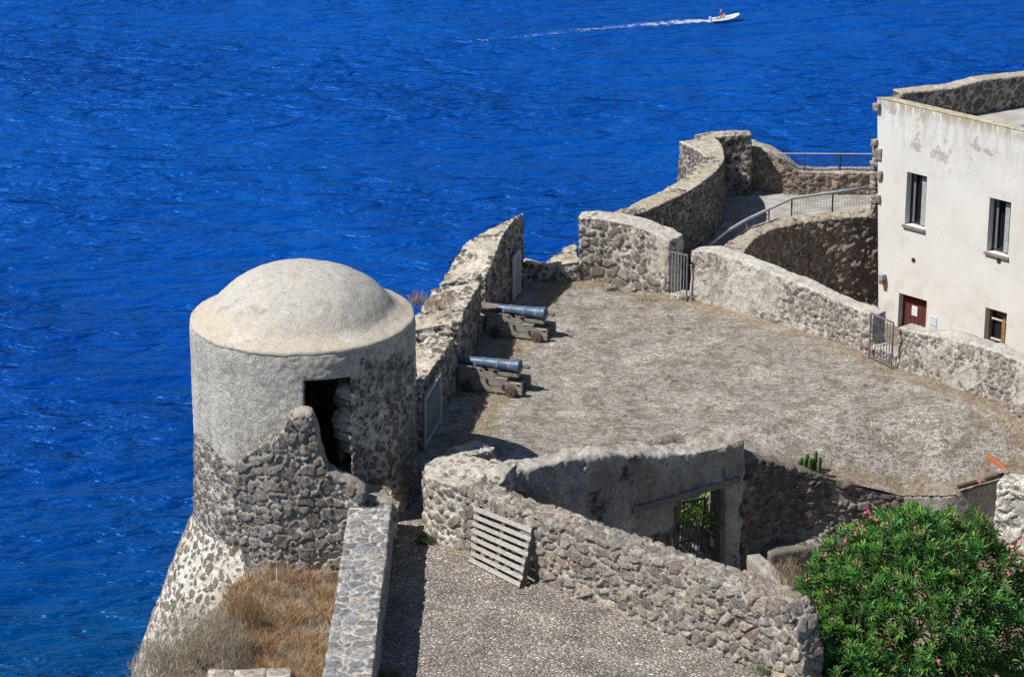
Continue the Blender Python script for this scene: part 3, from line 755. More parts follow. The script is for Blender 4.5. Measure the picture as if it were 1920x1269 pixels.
# ================================================================== FAR RAMPART AND LOWER TERRACE
ZF = -.55
def rampart():
    zt = 1.32
    io = [((1168, 409), (1140, 403)), ((1215, 394), (1186, 385)), ((1262, 373), (1232, 362)), ((1305, 350), (1270, 341)), ((1337, 326), (1294, 324)), ((1355, 304), (1312, 308)), ((1358, 288), (1320, 296)), ((1353, 273), (1313, 285)), ((1345, 263), (1294, 275)), ((1337, 256), (1273, 266))]
    S = []
    for i, (a, b) in enumerate(io):
        A = G(*a, zt); Bq = G(*b, zt+.02); S.append([[A[0], A[1], -4], A, Bq, [Bq[0]-.05, Bq[1], -6]])
    V1, F1 = loft(S, .045, True)
    S2 = [G(1322, 261, zt), G(1345, 257, zt), G(1375, 254, zt+.03), G(1411, 253, zt+.03)]
    V2, F2 = loft(stations([tuple(p) for p in S2], .55, 1, -5), .045)
    V, F = join((V1, F1), (V2, F2))
    o = stone_mesh('curved_rampart', V, F, MAT['rampart'], None, scale=5.6, zs=1.05, amp=.05, low=.06, pl=top_pl(.64), warp=.3, seed=4.4)
    tag(o, 'tall curved sea rampart of dark stones with a sunlit winding top', 'wall')
    # sloping flank and low wall beyond the ramp
    Yb = G(1440, 348, ZF)[1]; pts = [(1405, 272), (1428, 281), (1450, 290), (1470, 302), (1486, 314), (1497, 322), (1540, 324), (1600, 325), (1660, 325)]
    path = []
    for px, py in pts:
        y = np.interp(px, [1405, 1497, 1660], [77.0, 76.6, 76.4]); q = AY(px, py, y); path.append(tuple(q))
    V, F = loft(stations(path, .45, 1, -4, .05), .045)
    o = stone_mesh('flank_wall', V, F, MAT['retain'], None, scale=4.2, amp=.06, low=.06, pl=lambda P, N: np.where(N[:, 2] > .5, .7, .1), warp=.3, seed=6.2)
    tag(o, 'dark rubble wall that slopes down to a low run under the mesh fence', 'wall')
    # curved retaining wall
    top = [((1392, 492), (1340, 478)), ((1400, 466), (1356, 462)), ((1428, 440), (1388, 434)), ((1475, 424), (1440, 414)), ((1530, 414), (1520, 402)), ((1590, 409), (1590, 396)), ((1670, 402), (1670, 390))]
    S = []
    for a, b in top:
        A = G(*a, -.35); Bq = G(*b, -.30); S.append([[A[0]+.12, A[1]-.12, -4.2], A, Bq, [Bq[0], Bq[1], -4.2]])
    V, F = loft(S, .045, True)
    o = stone_mesh('curved_wall', V, F, MAT['retain'], None, scale=4.0, zs=1.2, amp=.07, low=.07, pl=top_pl(.62), pw=3, warp=.32, seed=8.8)
    tag(o, 'curved brown rubble wall under the handrail, running up to the white house', 'wall')
    con = simple('worn_concrete', (.40, .385, .36), .3, 2.2, .95, .01, c2=(.27, .25, .225))
    zf = lambda x, y: ZF+.12*(fbm(np.stack([x, y, 0*x], 1)*1.3, 3, 2)-.5)-.0*y
    g = ground_mesh('ramp_path', [tuple(G(1160, 430, ZF)[:2]), tuple(G(1300, 480, ZF)[:2]), tuple(G(1345, 476, ZF)[:2]), tuple(G(1440, 418, ZF)[:2]), tuple(G(1670, 395, ZF)[:2]), tuple(G(1670, 352, ZF)[:2]), tuple(G(1420, 330, ZF)[:2]), tuple(G(1340, 330, ZF)[:2]), tuple(G(1345, 400, ZF)[:2])], zf, .1, con); tag(g, kind='structure')
    lw = ground_mesh('lower_court_ground', [tuple(G(1260, 600, -3)[:2]), tuple(G(1340, 480, -3)[:2]), (10, 73), (16, 70), (18, 58), (9, 58)], lambda x, y: 0*x-3.2, .4, dirt); tag(lw, kind='structure')
rampart()

# ================================================================== WHITE HOUSE
def house():
    HY = 73.0; C = AY(1645, 184, HY); zt = C[2]
    Rr = G(1920, 247, zt); fd = (Rr-C)[:2]; fd = fd/np.linalg.norm(fd); fn = np.array([-fd[1], fd[0]])  # fn: into the house
    root = empty('white_house', (C[0], C[1], -3.2), 'white plastered house with four openings and a walled flat roof', 'house')
    n3 = np.array([*fn, 0])
    def uv(px, py):
        q = onplane(px, py, C, n3); return float(np.dot(q[:2]-C[:2], fd)), float(q[2])
    def W(u, d, z): return (C[0]+fd[0]*u+fn[0]*d, C[1]+fd[1]*u+fn[1]*d, z)
    holes = []
    for (xl, yt), (xr, yb) in (((1701, 322), (1739, 432)), ((1856, 370), (1897, 484)), ((1686, 549), (1739, 640)), ((1848, 576), (1889, 690))):
        ul, z1 = uv(xl, yt); ur, _ = uv(xr, yt); z0 = uv(xr, yb)[1]; holes.append([ul, ur, z0, z1])
    zb = -3.2
    t = NT('house_plaster'); n1 = t.noise(6, 6, vec=t.mapped((1, 1, .10)), rough=.6); n2 = t.noise(30, 5); n3_ = t.noise(.8, 4); n4 = t.noise(1.7, 7, rough=.62)
    z = t.xyz()[2]
    c = t.mix(t.mr(n3_, .35, .65), (.70, .69, .66), (.64, .63, .595)); c = t.mix(t.math('MULTIPLY', t.mr(n1, .50, .72), t.mr(n3_, .40, .62)), c, (.66, .615, .54))
    top = t.math('MULTIPLY', t.mr(z, zt-1.5, zt-.1), t.mr(n1, .44, .60)); c = t.mix(t.math('MULTIPLY', top, .55), c, (.42, .39, .33))
    rim = t.math('MULTIPLY', t.mr(z, zt-.42, zt-.05), t.mr(t.noise(9, 5, vec=t.mapped((1, 1, .25))), .36, .56)); c = t.mix(t.math('MULTIPLY', rim, .75), c, (.33, .28, .17))
    band = t.math('MULTIPLY', t.mr(z, zt-2.2, zt-1.1), t.mr(n4, .60, .635)); c = t.mix(t.math('MULTIPLY', band, .85), c, (.40, .37, .34))
    dirtm = t.math('MULTIPLY', t.mr(n1, .56, .70), t.mr(n3_, .45, .6)); c = t.mix(t.math('MULTIPLY', dirtm, .5), c, (.56, .48, .38))
    low = t.math('MULTIPLY', t.mr(z, zt-4.2, zt-6.0), t.mr(t.noise(2.1, 6), .52, .60)); c = t.mix(t.math('MULTIPLY', low, .5), c, (.50, .475, .44))
    rst = t.math('MULTIPLY', t.mr(t.noise(2.6, 4, vec=t.mapped((1, 1, .05))), .60, .70), t.mr(t.noise(.9, 3), .45, .6)); c = t.mix(t.math('MULTIPLY', rst, .45), c, (.60, .50, .38))
    c = t.mul(c, t.math('ADD', .86, t.math('MULTIPLY', n2, .26)))
    t.col(c); t.bump(t.math('ADD', n2, t.math('MULTIPLY', n4, 2)), .012, .6); plaster = t.m
    # facade with real openings
    m = MB(); us = sorted({0.0, 14.0}|{h[0] for h in holes}|{h[1] for h in holes}); zs = sorted({zb, zt}|{h[2] for h in holes}|{h[3] for h in holes})
    ub = lambda u, z: u if u > 0 else .36*(zt-z)/(zt+2.2)
    for i in range(len(us)-1):
        for j in range(len(zs)-1):
            uc, zc = (us[i]+us[i+1])/2, (zs[j]+zs[j+1])/2
            if any(h[0] < uc < h[1] and h[2] < zc < h[3] for h in holes): continue
            m.add([W(ub(us[i], zs[j]), 0, zs[j]), W(us[i+1], 0, zs[j]), W(us[i+1], 0, zs[j+1]), W(ub(us[i], zs[j+1]), 0, zs[j+1])], [(0, 1, 2, 3)])
    D = .32
    for ul, ur, z0, z1 in holes:
        for a, b in (((ul, z0), (ul, z1)), ((ul, z1), (ur, z1)), ((ur, z1), (ur, z0)), ((ur, z0), (ul, z0))):
            m.add([W(a[0], 0, a[1]), W(b[0], 0, b[1]), W(b[0], D, b[1]), W(a[0], D, a[1])], [(0, 1, 2, 3)])
    # back wall of the acute corner and the far side: outer faces
    K = G(1920, 137, zt+.02); kd = (K-C)[:2]; kd /= np.linalg.norm(kd); kn = np.array([kd[1], -kd[0]])
    e1 = C[:2]+kd*13
    m.add([W(ub(0, zb), 0, zb), (C[0], C[1], zt), (*e1, zt), (*e1, zb)], [(0, 1, 2, 3)])
    m.V = m.V; o = m.build('wall', plaster, root)
    # copings and the rubble inside of the roof parapet
    lich = simple('lichen_coping', (.50, .46, .37), .4, 7, .95, .02, c2=(.34, .28, .17))
    pale = simple('pale_coping', (.60, .57, .50), .3, 6, .95, .02, c2=(.48, .42, .30))
    cp = MB(); cp.add([W(-.01, -.012, zt), W(14, -.012, zt), W(14, .30, zt), W(.3, .30, zt), W(-.01, -.012, zt+.03), W(14, -.012, zt+.025), W(14, .30, zt+.03), W(.3, .30, zt+.03)], [(0, 1, 2, 3), (4, 5, 6, 7), (0, 1, 5, 4), (2, 3, 7, 6), (3, 0, 4, 7), (1, 2, 6, 5)])
    cp.build('coping', lich, root)
    pth = [(*(C[:2]+kd*s+kn*.42), zt+.10+.05*sin(s*2.1)) for s in np.linspace(.55, 13, 14)]
    V, F = loft(stations(pth, .44, 1, zt-1.05, .03), .05)
    stone_mesh('roof_parapet', V, F, MAT['rampart'], root, scale=3.4, zs=1.1, amp=.03, low=.03, pl=top_pl(.97), seed=3)
    rf = MB(); a = C[:2]
    rf.add([W(.2, .18, zt-.85), W(14, .18, zt-.85), (*(e1+kn*.3), zt-.85), (*(a+kd*1.0), zt-.85)], [(0, 1, 2, 3)])
    rf.build('roof', simple('roof_screed', (.44, .43, .40), .25, 1.5, .95, c2=(.33, .31, .28)), root)
    tp = MB(); q = G(1915, 236, zt-.83)
    tp.box((q[0]+.7, q[1]+.05, zt-.82), (2.0, .55, .02), rz=math.atan2(kd[1], kd[0])); tp.build('roof_sheet', simple('blue_sheet', (.03, .11, .45), .2), root)
    # windows
    wood = simple('weathered_wood', (.30, .20, .12), .5, 6, .8, .01, stretch=(6, 6, .6)); wgrey = simple('grey_painted_frame', (.42, .42, .43), .25, 6, .7)
    fdark = simple('dark_frame', (.055, .05, .05), .2, 6, .6)
    gl = NT('window_glass'); gl.col((.012, .015, .018)); gl.rough(.08); gl.b.inputs['Specular IOR Level'].default_value = .5
    sill_m = simple('sill_stone', (.30, .25, .21), .3, 8, .9, .008)
    def slab(mb, u0, u1, d0_, d1_, z0, z1):
        V = [W(u, d, z) for u in (u0, u1) for d in (d0_, d1_) for z in (z0, z1)]
        mb.add(V, [(0, 1, 3, 2), (4, 6, 7, 5), (0, 4, 5, 1), (2, 3, 7, 6), (0, 2, 6, 4), (1, 5, 7, 3)])
    for k, (ul, ur, z0, z1) in enumerate(holes):
        if k == 2: continue
        f = MB(); w_ = .06; fm = wood if k == 3 else fdark
        slab(f, ul+.003, ul+w_, .22, .29, z0+.003, z1-.003); slab(f, ur-w_, ur-.003, .22, .29, z0+.003, z1-.003)
        slab(f, ul+w_, ur-w_, .22, .29, z1-w_, z1-.003); slab(f, ul+w_, ur-w_, .22, .29, z0+.003, z0+w_)
        win = f.build('window', fm, root)
        g = MB(); slab(g, ul+.01, ur-.01, .30, .31, z0+.01, z1-.01); g.build('pane', gl.m, win)
        if k < 2:
            s = MB(); um = ul+(ur-ul)*.62; slab(s, um, um+.14, .15, .21, z0+.05, z1-.10); s.build('shutter', wgrey, win)
            s = MB(); slab(s, ul+.07, ul+.16, .225, .275, z0+.05, z1-.05); s.build('sash', simple('blue_grey_sash', (.16, .18, .20), .2), win)
            s = MB(); slab(s, ul-.05, ur+.03, -.07, .2, z0-.07, z0-.003); s.build('sill', sill_m, win)
        else:
            s = MB(); um = ul+(ur-ul)*.62; slab(s, um, um+.12, .18, .25, z0+.01, z1-.15); s.build('mullion', simple('orange_wood', (.36, .20, .09), .4, 8), win)
            wp = simple('white_paint', (.66, .65, .62), .2)
            for zz in (z1-.36, z1-.95): s = MB(); slab(s, ul+.07, ur-.02, .20, .24, zz, zz+.045); s.build('glazing_bar', wp, win)
    ul, ur, z0, z1 = holes[2]
    d = MB(); nb = 7
    for i in range(nb):
        a = ul+(ur-ul)*i/nb; slab(d, a+.006, ul+(ur-ul)*(i+1)/nb-.006, .20, .24, z0, z1-.16)
    door = d.build('door', simple('dark_red_door', (.15, .045, .040), .35, 5, .6, .004, stretch=(5, 5, .6)), root)
    d = MB(); slab(d, ul+.01, ur-.01, .17, .25, z1-.155, z1-.01); d.build('door_head', simple('dark_red_head', (.08, .018, .018), .3), door)
    d = MB(); u, zz = uv(1707, 586); slab(d, u-.10, u+.10, .185, .195, zz-.14, zz+.15); d.build('notice', simple('paper_notice', (.66, .72, .76), .1), door)
    d = MB(); u, zz = uv(1750, 602); slab(d, u-.12, u+.13, -.02, -.004, zz-.13, zz+.13); d.build('plaque', simple('pale_blue_plaque', (.55, .65, .73), .12), root)
    # two vent holes, fallen plaster patch and a wall lamp
    for px, py in ((1713, 488), (1873, 490)):
        u, zz = uv(px, py); h = MB()
        V = [W(u+.075*cos(a), -.006, zz+.075*sin(a)) for a in np.linspace(0, 2*pi, 17)[:-1]]+[W(u+.055*cos(a), .02, zz+.055*sin(a)) for a in np.linspace(0, 2*pi, 17)[:-1]]
        h.add(V, [(i, (i+1) % 16, 16+(i+1) % 16, 16+i) for i in range(16)]+[tuple(range(16))]); h.build('vent', fdark, root)
    # loose corner stones
    cs = [(1648, 201, .20, .24), (1644, 268, .16, .22), (1650, 290, .22, .34), (1652, 330, .18, .26), (1650, 372, .2, .24)]
    qm = simple('corner_rubble', (.20, .165, .14), .5, 5, .95, .04, c2=(.36, .33, .285))
    for px, py, s, hgt in cs:
        q = MB(); u, zz = uv(px, py); p = W(u-.05, .08, zz); q.box(p, (s, .34, hgt), rz=math.atan2(fd[1], fd[0])+random.uniform(-.2, .2), jit=.03); q.build('quoin', qm, root, bevel=.025)
    for i in range(16):
        q = MB(); u, zz = uv(1652, 275+i*9); p = W(-.02, .12, zz); q.box(p, (random.uniform(.12, .3), .25, .13), rz=math.atan2(fd[1], fd[0])+random.uniform(-.4, .4), jit=.03); q.build('quoin', qm, root, bevel=.025)
    l = MB(); u, zz = uv(1658, 521); l.box(W(u, -.10, zz+.05), (.14, .16, .16), rz=math.atan2(fd[1], fd[0])); lamp = l.build('lamp', simple('grey_lamp_box', (.33, .36, .40), .2), root, bevel=.01)
    l = MB(); l.box(W(u, -.10, zz-.10), (.12, .14, .11), rz=math.atan2(fd[1], fd[0])); l.build('lamp_shade', simple('rusty_shade', (.36, .15, .07), .3), lamp, bevel=.01)
house()

# ================================================================== CANNONS
blue = NT('blue_grey_iron'); _n = blue.noise(9, 6, rough=.65); _n2 = blue.noise(40, 4)
blue.col(blue.mix(blue.mr(_n, .5, .75), blue.mix(_n2, (.045, .08, .145), (.08, .13, .215)), (.18, .21, .25))); blue.rough(.45); blue.b.inputs['Specular IOR Level'].default_value = .5; blue.bump(_n2, .004, .5)
rust = simple('rusty_iron', (.17, .115, .09), .4, 12, .8, .006, c2=(.25, .20, .17))
ring_m = simple('worn_ring', (.33, .35, .37), .4, 14, .6)
oak = simple('silvered_oak', (.36, .335, .30), .45, 3.5, .9, .012, c2=(.15, .135, .12), stretch=(1.2, 6, 22))
iron = simple('dark_iron', (.05, .045, .042), .3, 20, .7)
wheel_m = simple('rusty_wheel', (.15, .10, .08), .4, 12, .85, .01)
def cannon(origin, ang, label, rusty):
    root = empty('cannon', origin, label, 'cannon', 'old cannons on wooden carriages', ang)
    B = lambda mb, nm, mt, par=root, **k: mb.build(nm, mt, par, world=False, **k)
    H = .63
    prof = [(.06, -.015), (.085, -.01), (.108, 0), (.118, .03), (.112, .07), (.104, .10), (.106, .40), (.118, .78), (.124, .80), (.128, .82), (.124, .84), (.130, 1.15), (.138, 1.17), (.138, 1.20), (.132, 1.22), (.148, 1.60), (.162, 1.63), (.165, 1.69), (.162, 1.72), (.14, 1.74), (.06, 1.76), (.03, 1.79), (.03, 1.84)]
    m = MB(); m.lathe(prof, 28, (0, 0, H), 'X'); brl = B(m, 'barrel', blue.m, smooth=True)
    es = brl.modifiers.new('edges', 'EDGE_SPLIT'); es.split_angle = R(35)
    m = MB(); m.lathe([(.022, 1.80), (.022, 1.86), (.045, 1.89), (.05, 1.92), (.04, 1.95), (.012, 1.97)], 14, (0, 0, H), 'X'); c = B(m, 'cascabel', blue.m, brl, smooth=True)
    for x in (.42, .82, 1.185, 1.50): 
        m = MB(); r = float(np.interp(x, [p[1] for p in prof], [p[0] for p in prof])); m.lathe([(r+.001, x-.008), (r+.006, x-.006), (r+.006, x+.006), (r+.001, x+.008)], 28, (0, 0, H), 'X'); B(m, 'ring', ring_m, brl)
    m = MB(); m.lathe([(.045, -.23), (.045, .23)], 14, (.66, 0, H-.05), 'Y'); B(m, 'trunnion', rust if rusty else blue.m, brl)
    m = MB(); m.lathe([(.085, .02), (.022, .021), (.015, .0)], 16, (0, 0, H), 'X')
    if rusty:
        m2 = MB(); m2.lathe([(.06, -.020), (.09, -.016), (.112, -.004), (.122, .03), (.116, .07), (.108, .10), (.110, .40), (.112, .50), (.108, .505)], 28, (0, 0, H), 'X'); q = B(m2, 'muzzle', rust, brl, smooth=True); q['label'] = 'rusty brown muzzle'
    # stepped cheeks
    st = [(.32, .585), (.86, .585), (.86, .51), (1.20, .50), (1.20, .43), (1.52, .42), (1.52, .345), (1.84, .335), (1.88, .30), (1.88, .055), (.30, .055)]
    for s in (-1, 1):
        m = MB(); y0, y1 = s*.27, s*.36
        V = [(x, y0, z) for x, z in st]+[(x, y1, z) for x, z in st]; n = len(st)
        m.add(V, [tuple(range(n)), tuple(range(2*n-1, n-1, -1))]+[(i, (i+1) % n, n+(i+1) % n, n+i) for i in range(n)])
        ck = B(m, 'cheek', oak, bevel=.008)
        for x, z in ((1.02, .33), (1.42, .22), (.55, .25)): k = MB(); k.box((x, s*.365, z), (.06, .012, .09)); B(k, 'iron_plate', iron, ck); k = MB(); k.lathe([(.03, -.012), (.03, .016)], 10, (x, s*.374, z-.03), 'Y'); B(k, 'bolt', iron, ck)
        k = MB()
        k.beam((1.05, s*.372, .30), (1.12, s*.372, .18), .01, .02, (0, 1, 0)); B(k, 'hook', iron, ck)
        k = MB(); k.box((1.80, s*.365, .30), (.08, .012, .03)); B(k, 'iron_plate', iron, ck)
        for bx_ in ((.76, .592, .22), (1.03, .516, .26)): k = MB(); k.box((bx_[0], s*.315, bx_[1]), (bx_[2], .094, .014)); B(k, 'strap', rust, ck)
    m = MB(); m.box((1.70, 0, .16), (.10, .536, .12)); B(m, 'transom', oak, bevel=.006)
    m = MB(); m.box((.55, 0, .20), (.12, .536, .12)); B(m, 'transom', oak, bevel=.006)
    m = MB(); m.box((1.1, 0, .33), (.12, .536, .08)); B(m, 'transom', oak, bevel=.006)
    m = MB(); m.box((1.45, 0, .42), (.5, .18, .10)); B(m, 'quoin', oak, bevel=.01)
    for x in (1.62, .55):
        m = MB(); m.lathe([(.04, -.44), (.04, .44)], 12, (x, 0, .13), 'Y'); ax = B(m, 'axle', oak)
        for s in (-1, 1):
            m = MB(); m.lathe([(.03, s*.375), (.125, s*.375), (.135, s*.385), (.135, s*.435), (.125, s*.445), (.045, s*.445), (.04, s*.46), (.001, s*.46)], 24, (x, 0, .135), 'Y'); B(m, 'wheel', wheel_m, smooth=False)
    return root
ca = G(845, 672, .63); cb = G(984, 688, .63); cang = math.atan2(cb[1]-ca[1], cb[0]-ca[0])
cannon((ca[0], ca[1], .0), cang, 'nearer blue-grey cannon on its stepped wooden carriage, blue to the muzzle', False)
cc = G(900, 574, .63); cdn = G(1042, 590, .63)
cannon((cc[0], cc[1], .0), math.atan2(cdn[1]-cc[1], cdn[0]-cc[0]), 'farther blue-grey cannon with a rusty brown muzzle on a wooden carriage', True)

# ================================================================== GATES, RAILS, FENCES
steel = simple('weathered_steel', (.20, .20, .21), .4, 12, .6, c2=(.13, .11, .10)); galv = simple('galvanised_rail', (.42, .44, .46), .2, 8, .5); dkst = simple('dark_painted_steel', (.05, .06, .07), .3, 10, .5)
palesteel = simple('pale_grey_steel', (.50, .51, .53), .2, 10, .5)
def gate(name, a, b, h, nb, label, mat, barmat=None, r=.016, low=.06, cat='gate', tilt=(0, 0), group=None, mid=None):
    a, b = Vector((float(a[0]), float(a[1]), float(a[2]))), Vector((float(b[0]), float(b[1]), float(b[2])))
    root = empty(name, a, label, cat, group); up = Vector((tilt[0], tilt[1], h))
    fr = MB()
    fr.tube([a, a+up], r*1.5, 6); fr.tube([b, b+up], r*1.5, 6); fr.beam(a+up, b+up, r*2.4, r*2.4); lo = Vector((0, 0, low)); fr.beam(a+lo, b+lo, r*2, r*2)
    if mid: fr.beam(a+up*mid, b+up*mid, r*2, r*2)
    fr.build('frame', mat, root)
    for i in range(1, nb+1):
        m = MB(); p = a.lerp(b, i/(nb+1)); m.tube([p+lo, p+up], r*.62, 5); m.build('bar', barmat or mat, root)
    return root
gate('barred_gate', G(1248, 556), G(1287, 565), 1.24, 6, 'narrow grey barred gate in the gap at the far end of the terrace', steel, galv)
gate('barred_gate', G(1629, 672), G(1671, 691), 1.16, 7, 'grey barred gate across the notch in the wall before the house', steel, steel)
gate('barred_gate', np.array([lpx(54.75)+.10, 54.75, 0]), np.array([lpx(56.4)+.10, 56.4, 0]), 1.18, 8, 'pale railing gate against the parapet between the tower and the nearer cannon', palesteel, palesteel, r=.024, low=.1)
gate('barred_gate', np.array([lpx(64.9)+.14, 64.9, .05]), np.array([lpx(65.5)+.14, 65.5, .05]), 1.15, 5, 'narrow pale slatted gate on the tall far end of the parapet', palesteel, palesteel, r=.03, low=.08)
ga = B0+bd*(d0+.05)+bn*.40; gb = B0+bd*(d1-.16)+bn*.40
gate('barred_gate', np.array([*ga, -2.55]), np.array([gb[0]-.12, gb[1], -2.60]), 1.66, 8, 'tall dark metal gate standing crooked in the plaster wall doorway', dkst, dkst, r=.020, low=.05, tilt=(.10, 0), mid=.42)

def handrail():
    top = [(1322, 466, -.35), (1362, 434, -.35), (1400, 412, -.35), (1442, 392, -.35), (1485, 372, -.33), (1562, 361, -.3), (1641, 350, -.3)]
    base = [(1345, 472), (1368, 452), (1404, 432), (1446, 416), (1488, 406), (1563, 395), (1640, 386)]
    root = None; P = []
    for (px, py, z), (bx, by) in zip(top, base):
        b = G(bx, by, z); y = b[1]; P.append((AY(px, py, y), b))
    o = P[0][1]; root = empty('handrail', o, 'grey metal handrail rising along the curved wall to the house', 'handrail')
    m = MB(); m.tube([p for p, _ in P], .045, 8); m.build('rail', galv, root, smooth=True)
    for i, (p, b) in enumerate(P):
        if i in (0, 1): continue
        m = MB(); m.tube([(p[0], p[1], b[2]-.1), p], .026, 6); m.build('post', steel, root)
    mesh = NT('wire_mesh'); v = mesh.xyz()
    for i in (4, 5):
        (p0, b0), (p1, b1) = P[i], P[i+1]; m = MB()
        for k in range(1, 14):
            f = k/14; a = Vector(b0).lerp(Vector(b1), f); c = Vector(p0).lerp(Vector(p1), f); m.tube([(c.x, c.y, a.z+.03), c], .0035, 4)
        for k in range(1, 7):
            f = k/7; a = Vector(b0).lerp(Vector(p0), f); c = Vector(b1).lerp(Vector(p1), f); m.tube([a, c], .0035, 4)
        m.build('wire_panel', galv, root)
handrail()
def mesh_fence():
    y = 76.5; a = AY(1455, 288, y+.2); b = AY(1650, 289, y); za = zat(324, y)+.02
    root = empty('mesh_fence', (a[0], a[1], za), 'thin see-through mesh fence with a pale top rail above the sea', 'fence')
    m = MB(); m.tube([a, b], .018, 6); m.build('rail', simple('pinkish_rail', (.52, .42, .44), .2), root)
    m = MB(); n = 46
    for k in range(n+1):
        p = Vector(a).lerp(Vector(b), k/n); lo = max(za, zat(300, y) if k < 4 else za)
        m.tube([(p.x, p.y, lo), p], .006, 4)
    for k in range(1, 6):
        z = za+(a[2]-za)*k/6; p = Vector(a).lerp(Vector(b), max(0, .22-.035*k)); m.tube([(p.x, p.y, z), (b[0], b[1], z)], .005, 4)
    m.build('mesh', simple('dark_blue_mesh', (.03, .07, .18), .2), root)
    for f in (.28, .62, .97):
        p = Vector(a).lerp(Vector(b), f); m = MB(); m.tube([(p.x, p.y, za-.1), p], .02, 6); m.build('post', dkst, root)
mesh_fence()

# ================================================================== PALLET
def pallet():
    BL, BR, TL, TR_ = [Vector(v.tolist()) for v in (G(883, 1053, .02)+np.array([-.02, -.03, 0]), G(975, 1101, .02)+np.array([-.02, -.03, 0]), G(893, 943, 1.12)+np.array([-.03, -.05, 0]), G(1001, 984, 1.12)+np.array([-.03, -.05, 0]))]
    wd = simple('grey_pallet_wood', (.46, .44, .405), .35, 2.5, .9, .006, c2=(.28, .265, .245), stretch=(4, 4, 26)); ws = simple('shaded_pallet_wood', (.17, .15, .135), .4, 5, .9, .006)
    root = empty('pallet', BL, 'grey weathered wooden pallet leaning against the rubble wall', 'pallet')
    n = ((BR-BL).cross(TL-BL)).normalized()
    if n.y < 0: n = -n          # away from the viewer
    P = lambda u, v: (BL.lerp(BR, u)).lerp(TL.lerp(TR_, u), v)
    nb = 8
    for i in range(nb):
        v0 = i/nb+.008; v1 = v0+.076+random.uniform(-.007, .007); s = random.uniform(-.012, .012)
        V = [P(-.01+s, v0), P(1.01+s, v0+random.uniform(-.008, .008)), P(1.01+s, v1), P(-.01+s, v1)]; V = V+[q+n*.024 for q in V]
        m = MB(); m.add(V, [(0, 1, 2, 3), (7, 6, 5, 4), (0, 4, 5, 1), (1, 5, 6, 2), (2, 6, 7, 3), (3, 7, 4, 0)]); m.build('board', wd, root, bevel=.003)
    for u in (.01, .47, .93):
        V = [P(u, 0), P(u+.06, 0), P(u+.06, 1), P(u, 1)]; V = [q+n*.026 for q in V]+[q+n*.17 for q in V]
        m = MB(); m.add(V, [(0, 1, 2, 3), (7, 6, 5, 4), (0, 4, 5, 1), (1, 5, 6, 2), (2, 6, 7, 3), (3, 7, 4, 0)]); m.build('stringer', ws, root, bevel=.004)
    for v0 in (.02, .3, .58, .86):
        V = [P(0, v0), P(1, v0), P(1, v0+.09), P(0, v0+.09)]; V = [q+n*.172 for q in V]+[q+n*.192 for q in V]
        m = MB(); m.add(V, [(0, 1, 2, 3), (7, 6, 5, 4), (0, 4, 5, 1), (1, 5, 6, 2), (2, 6, 7, 3), (3, 7, 4, 0)]); m.build('back_board', ws, root, bevel=.003)
pallet()

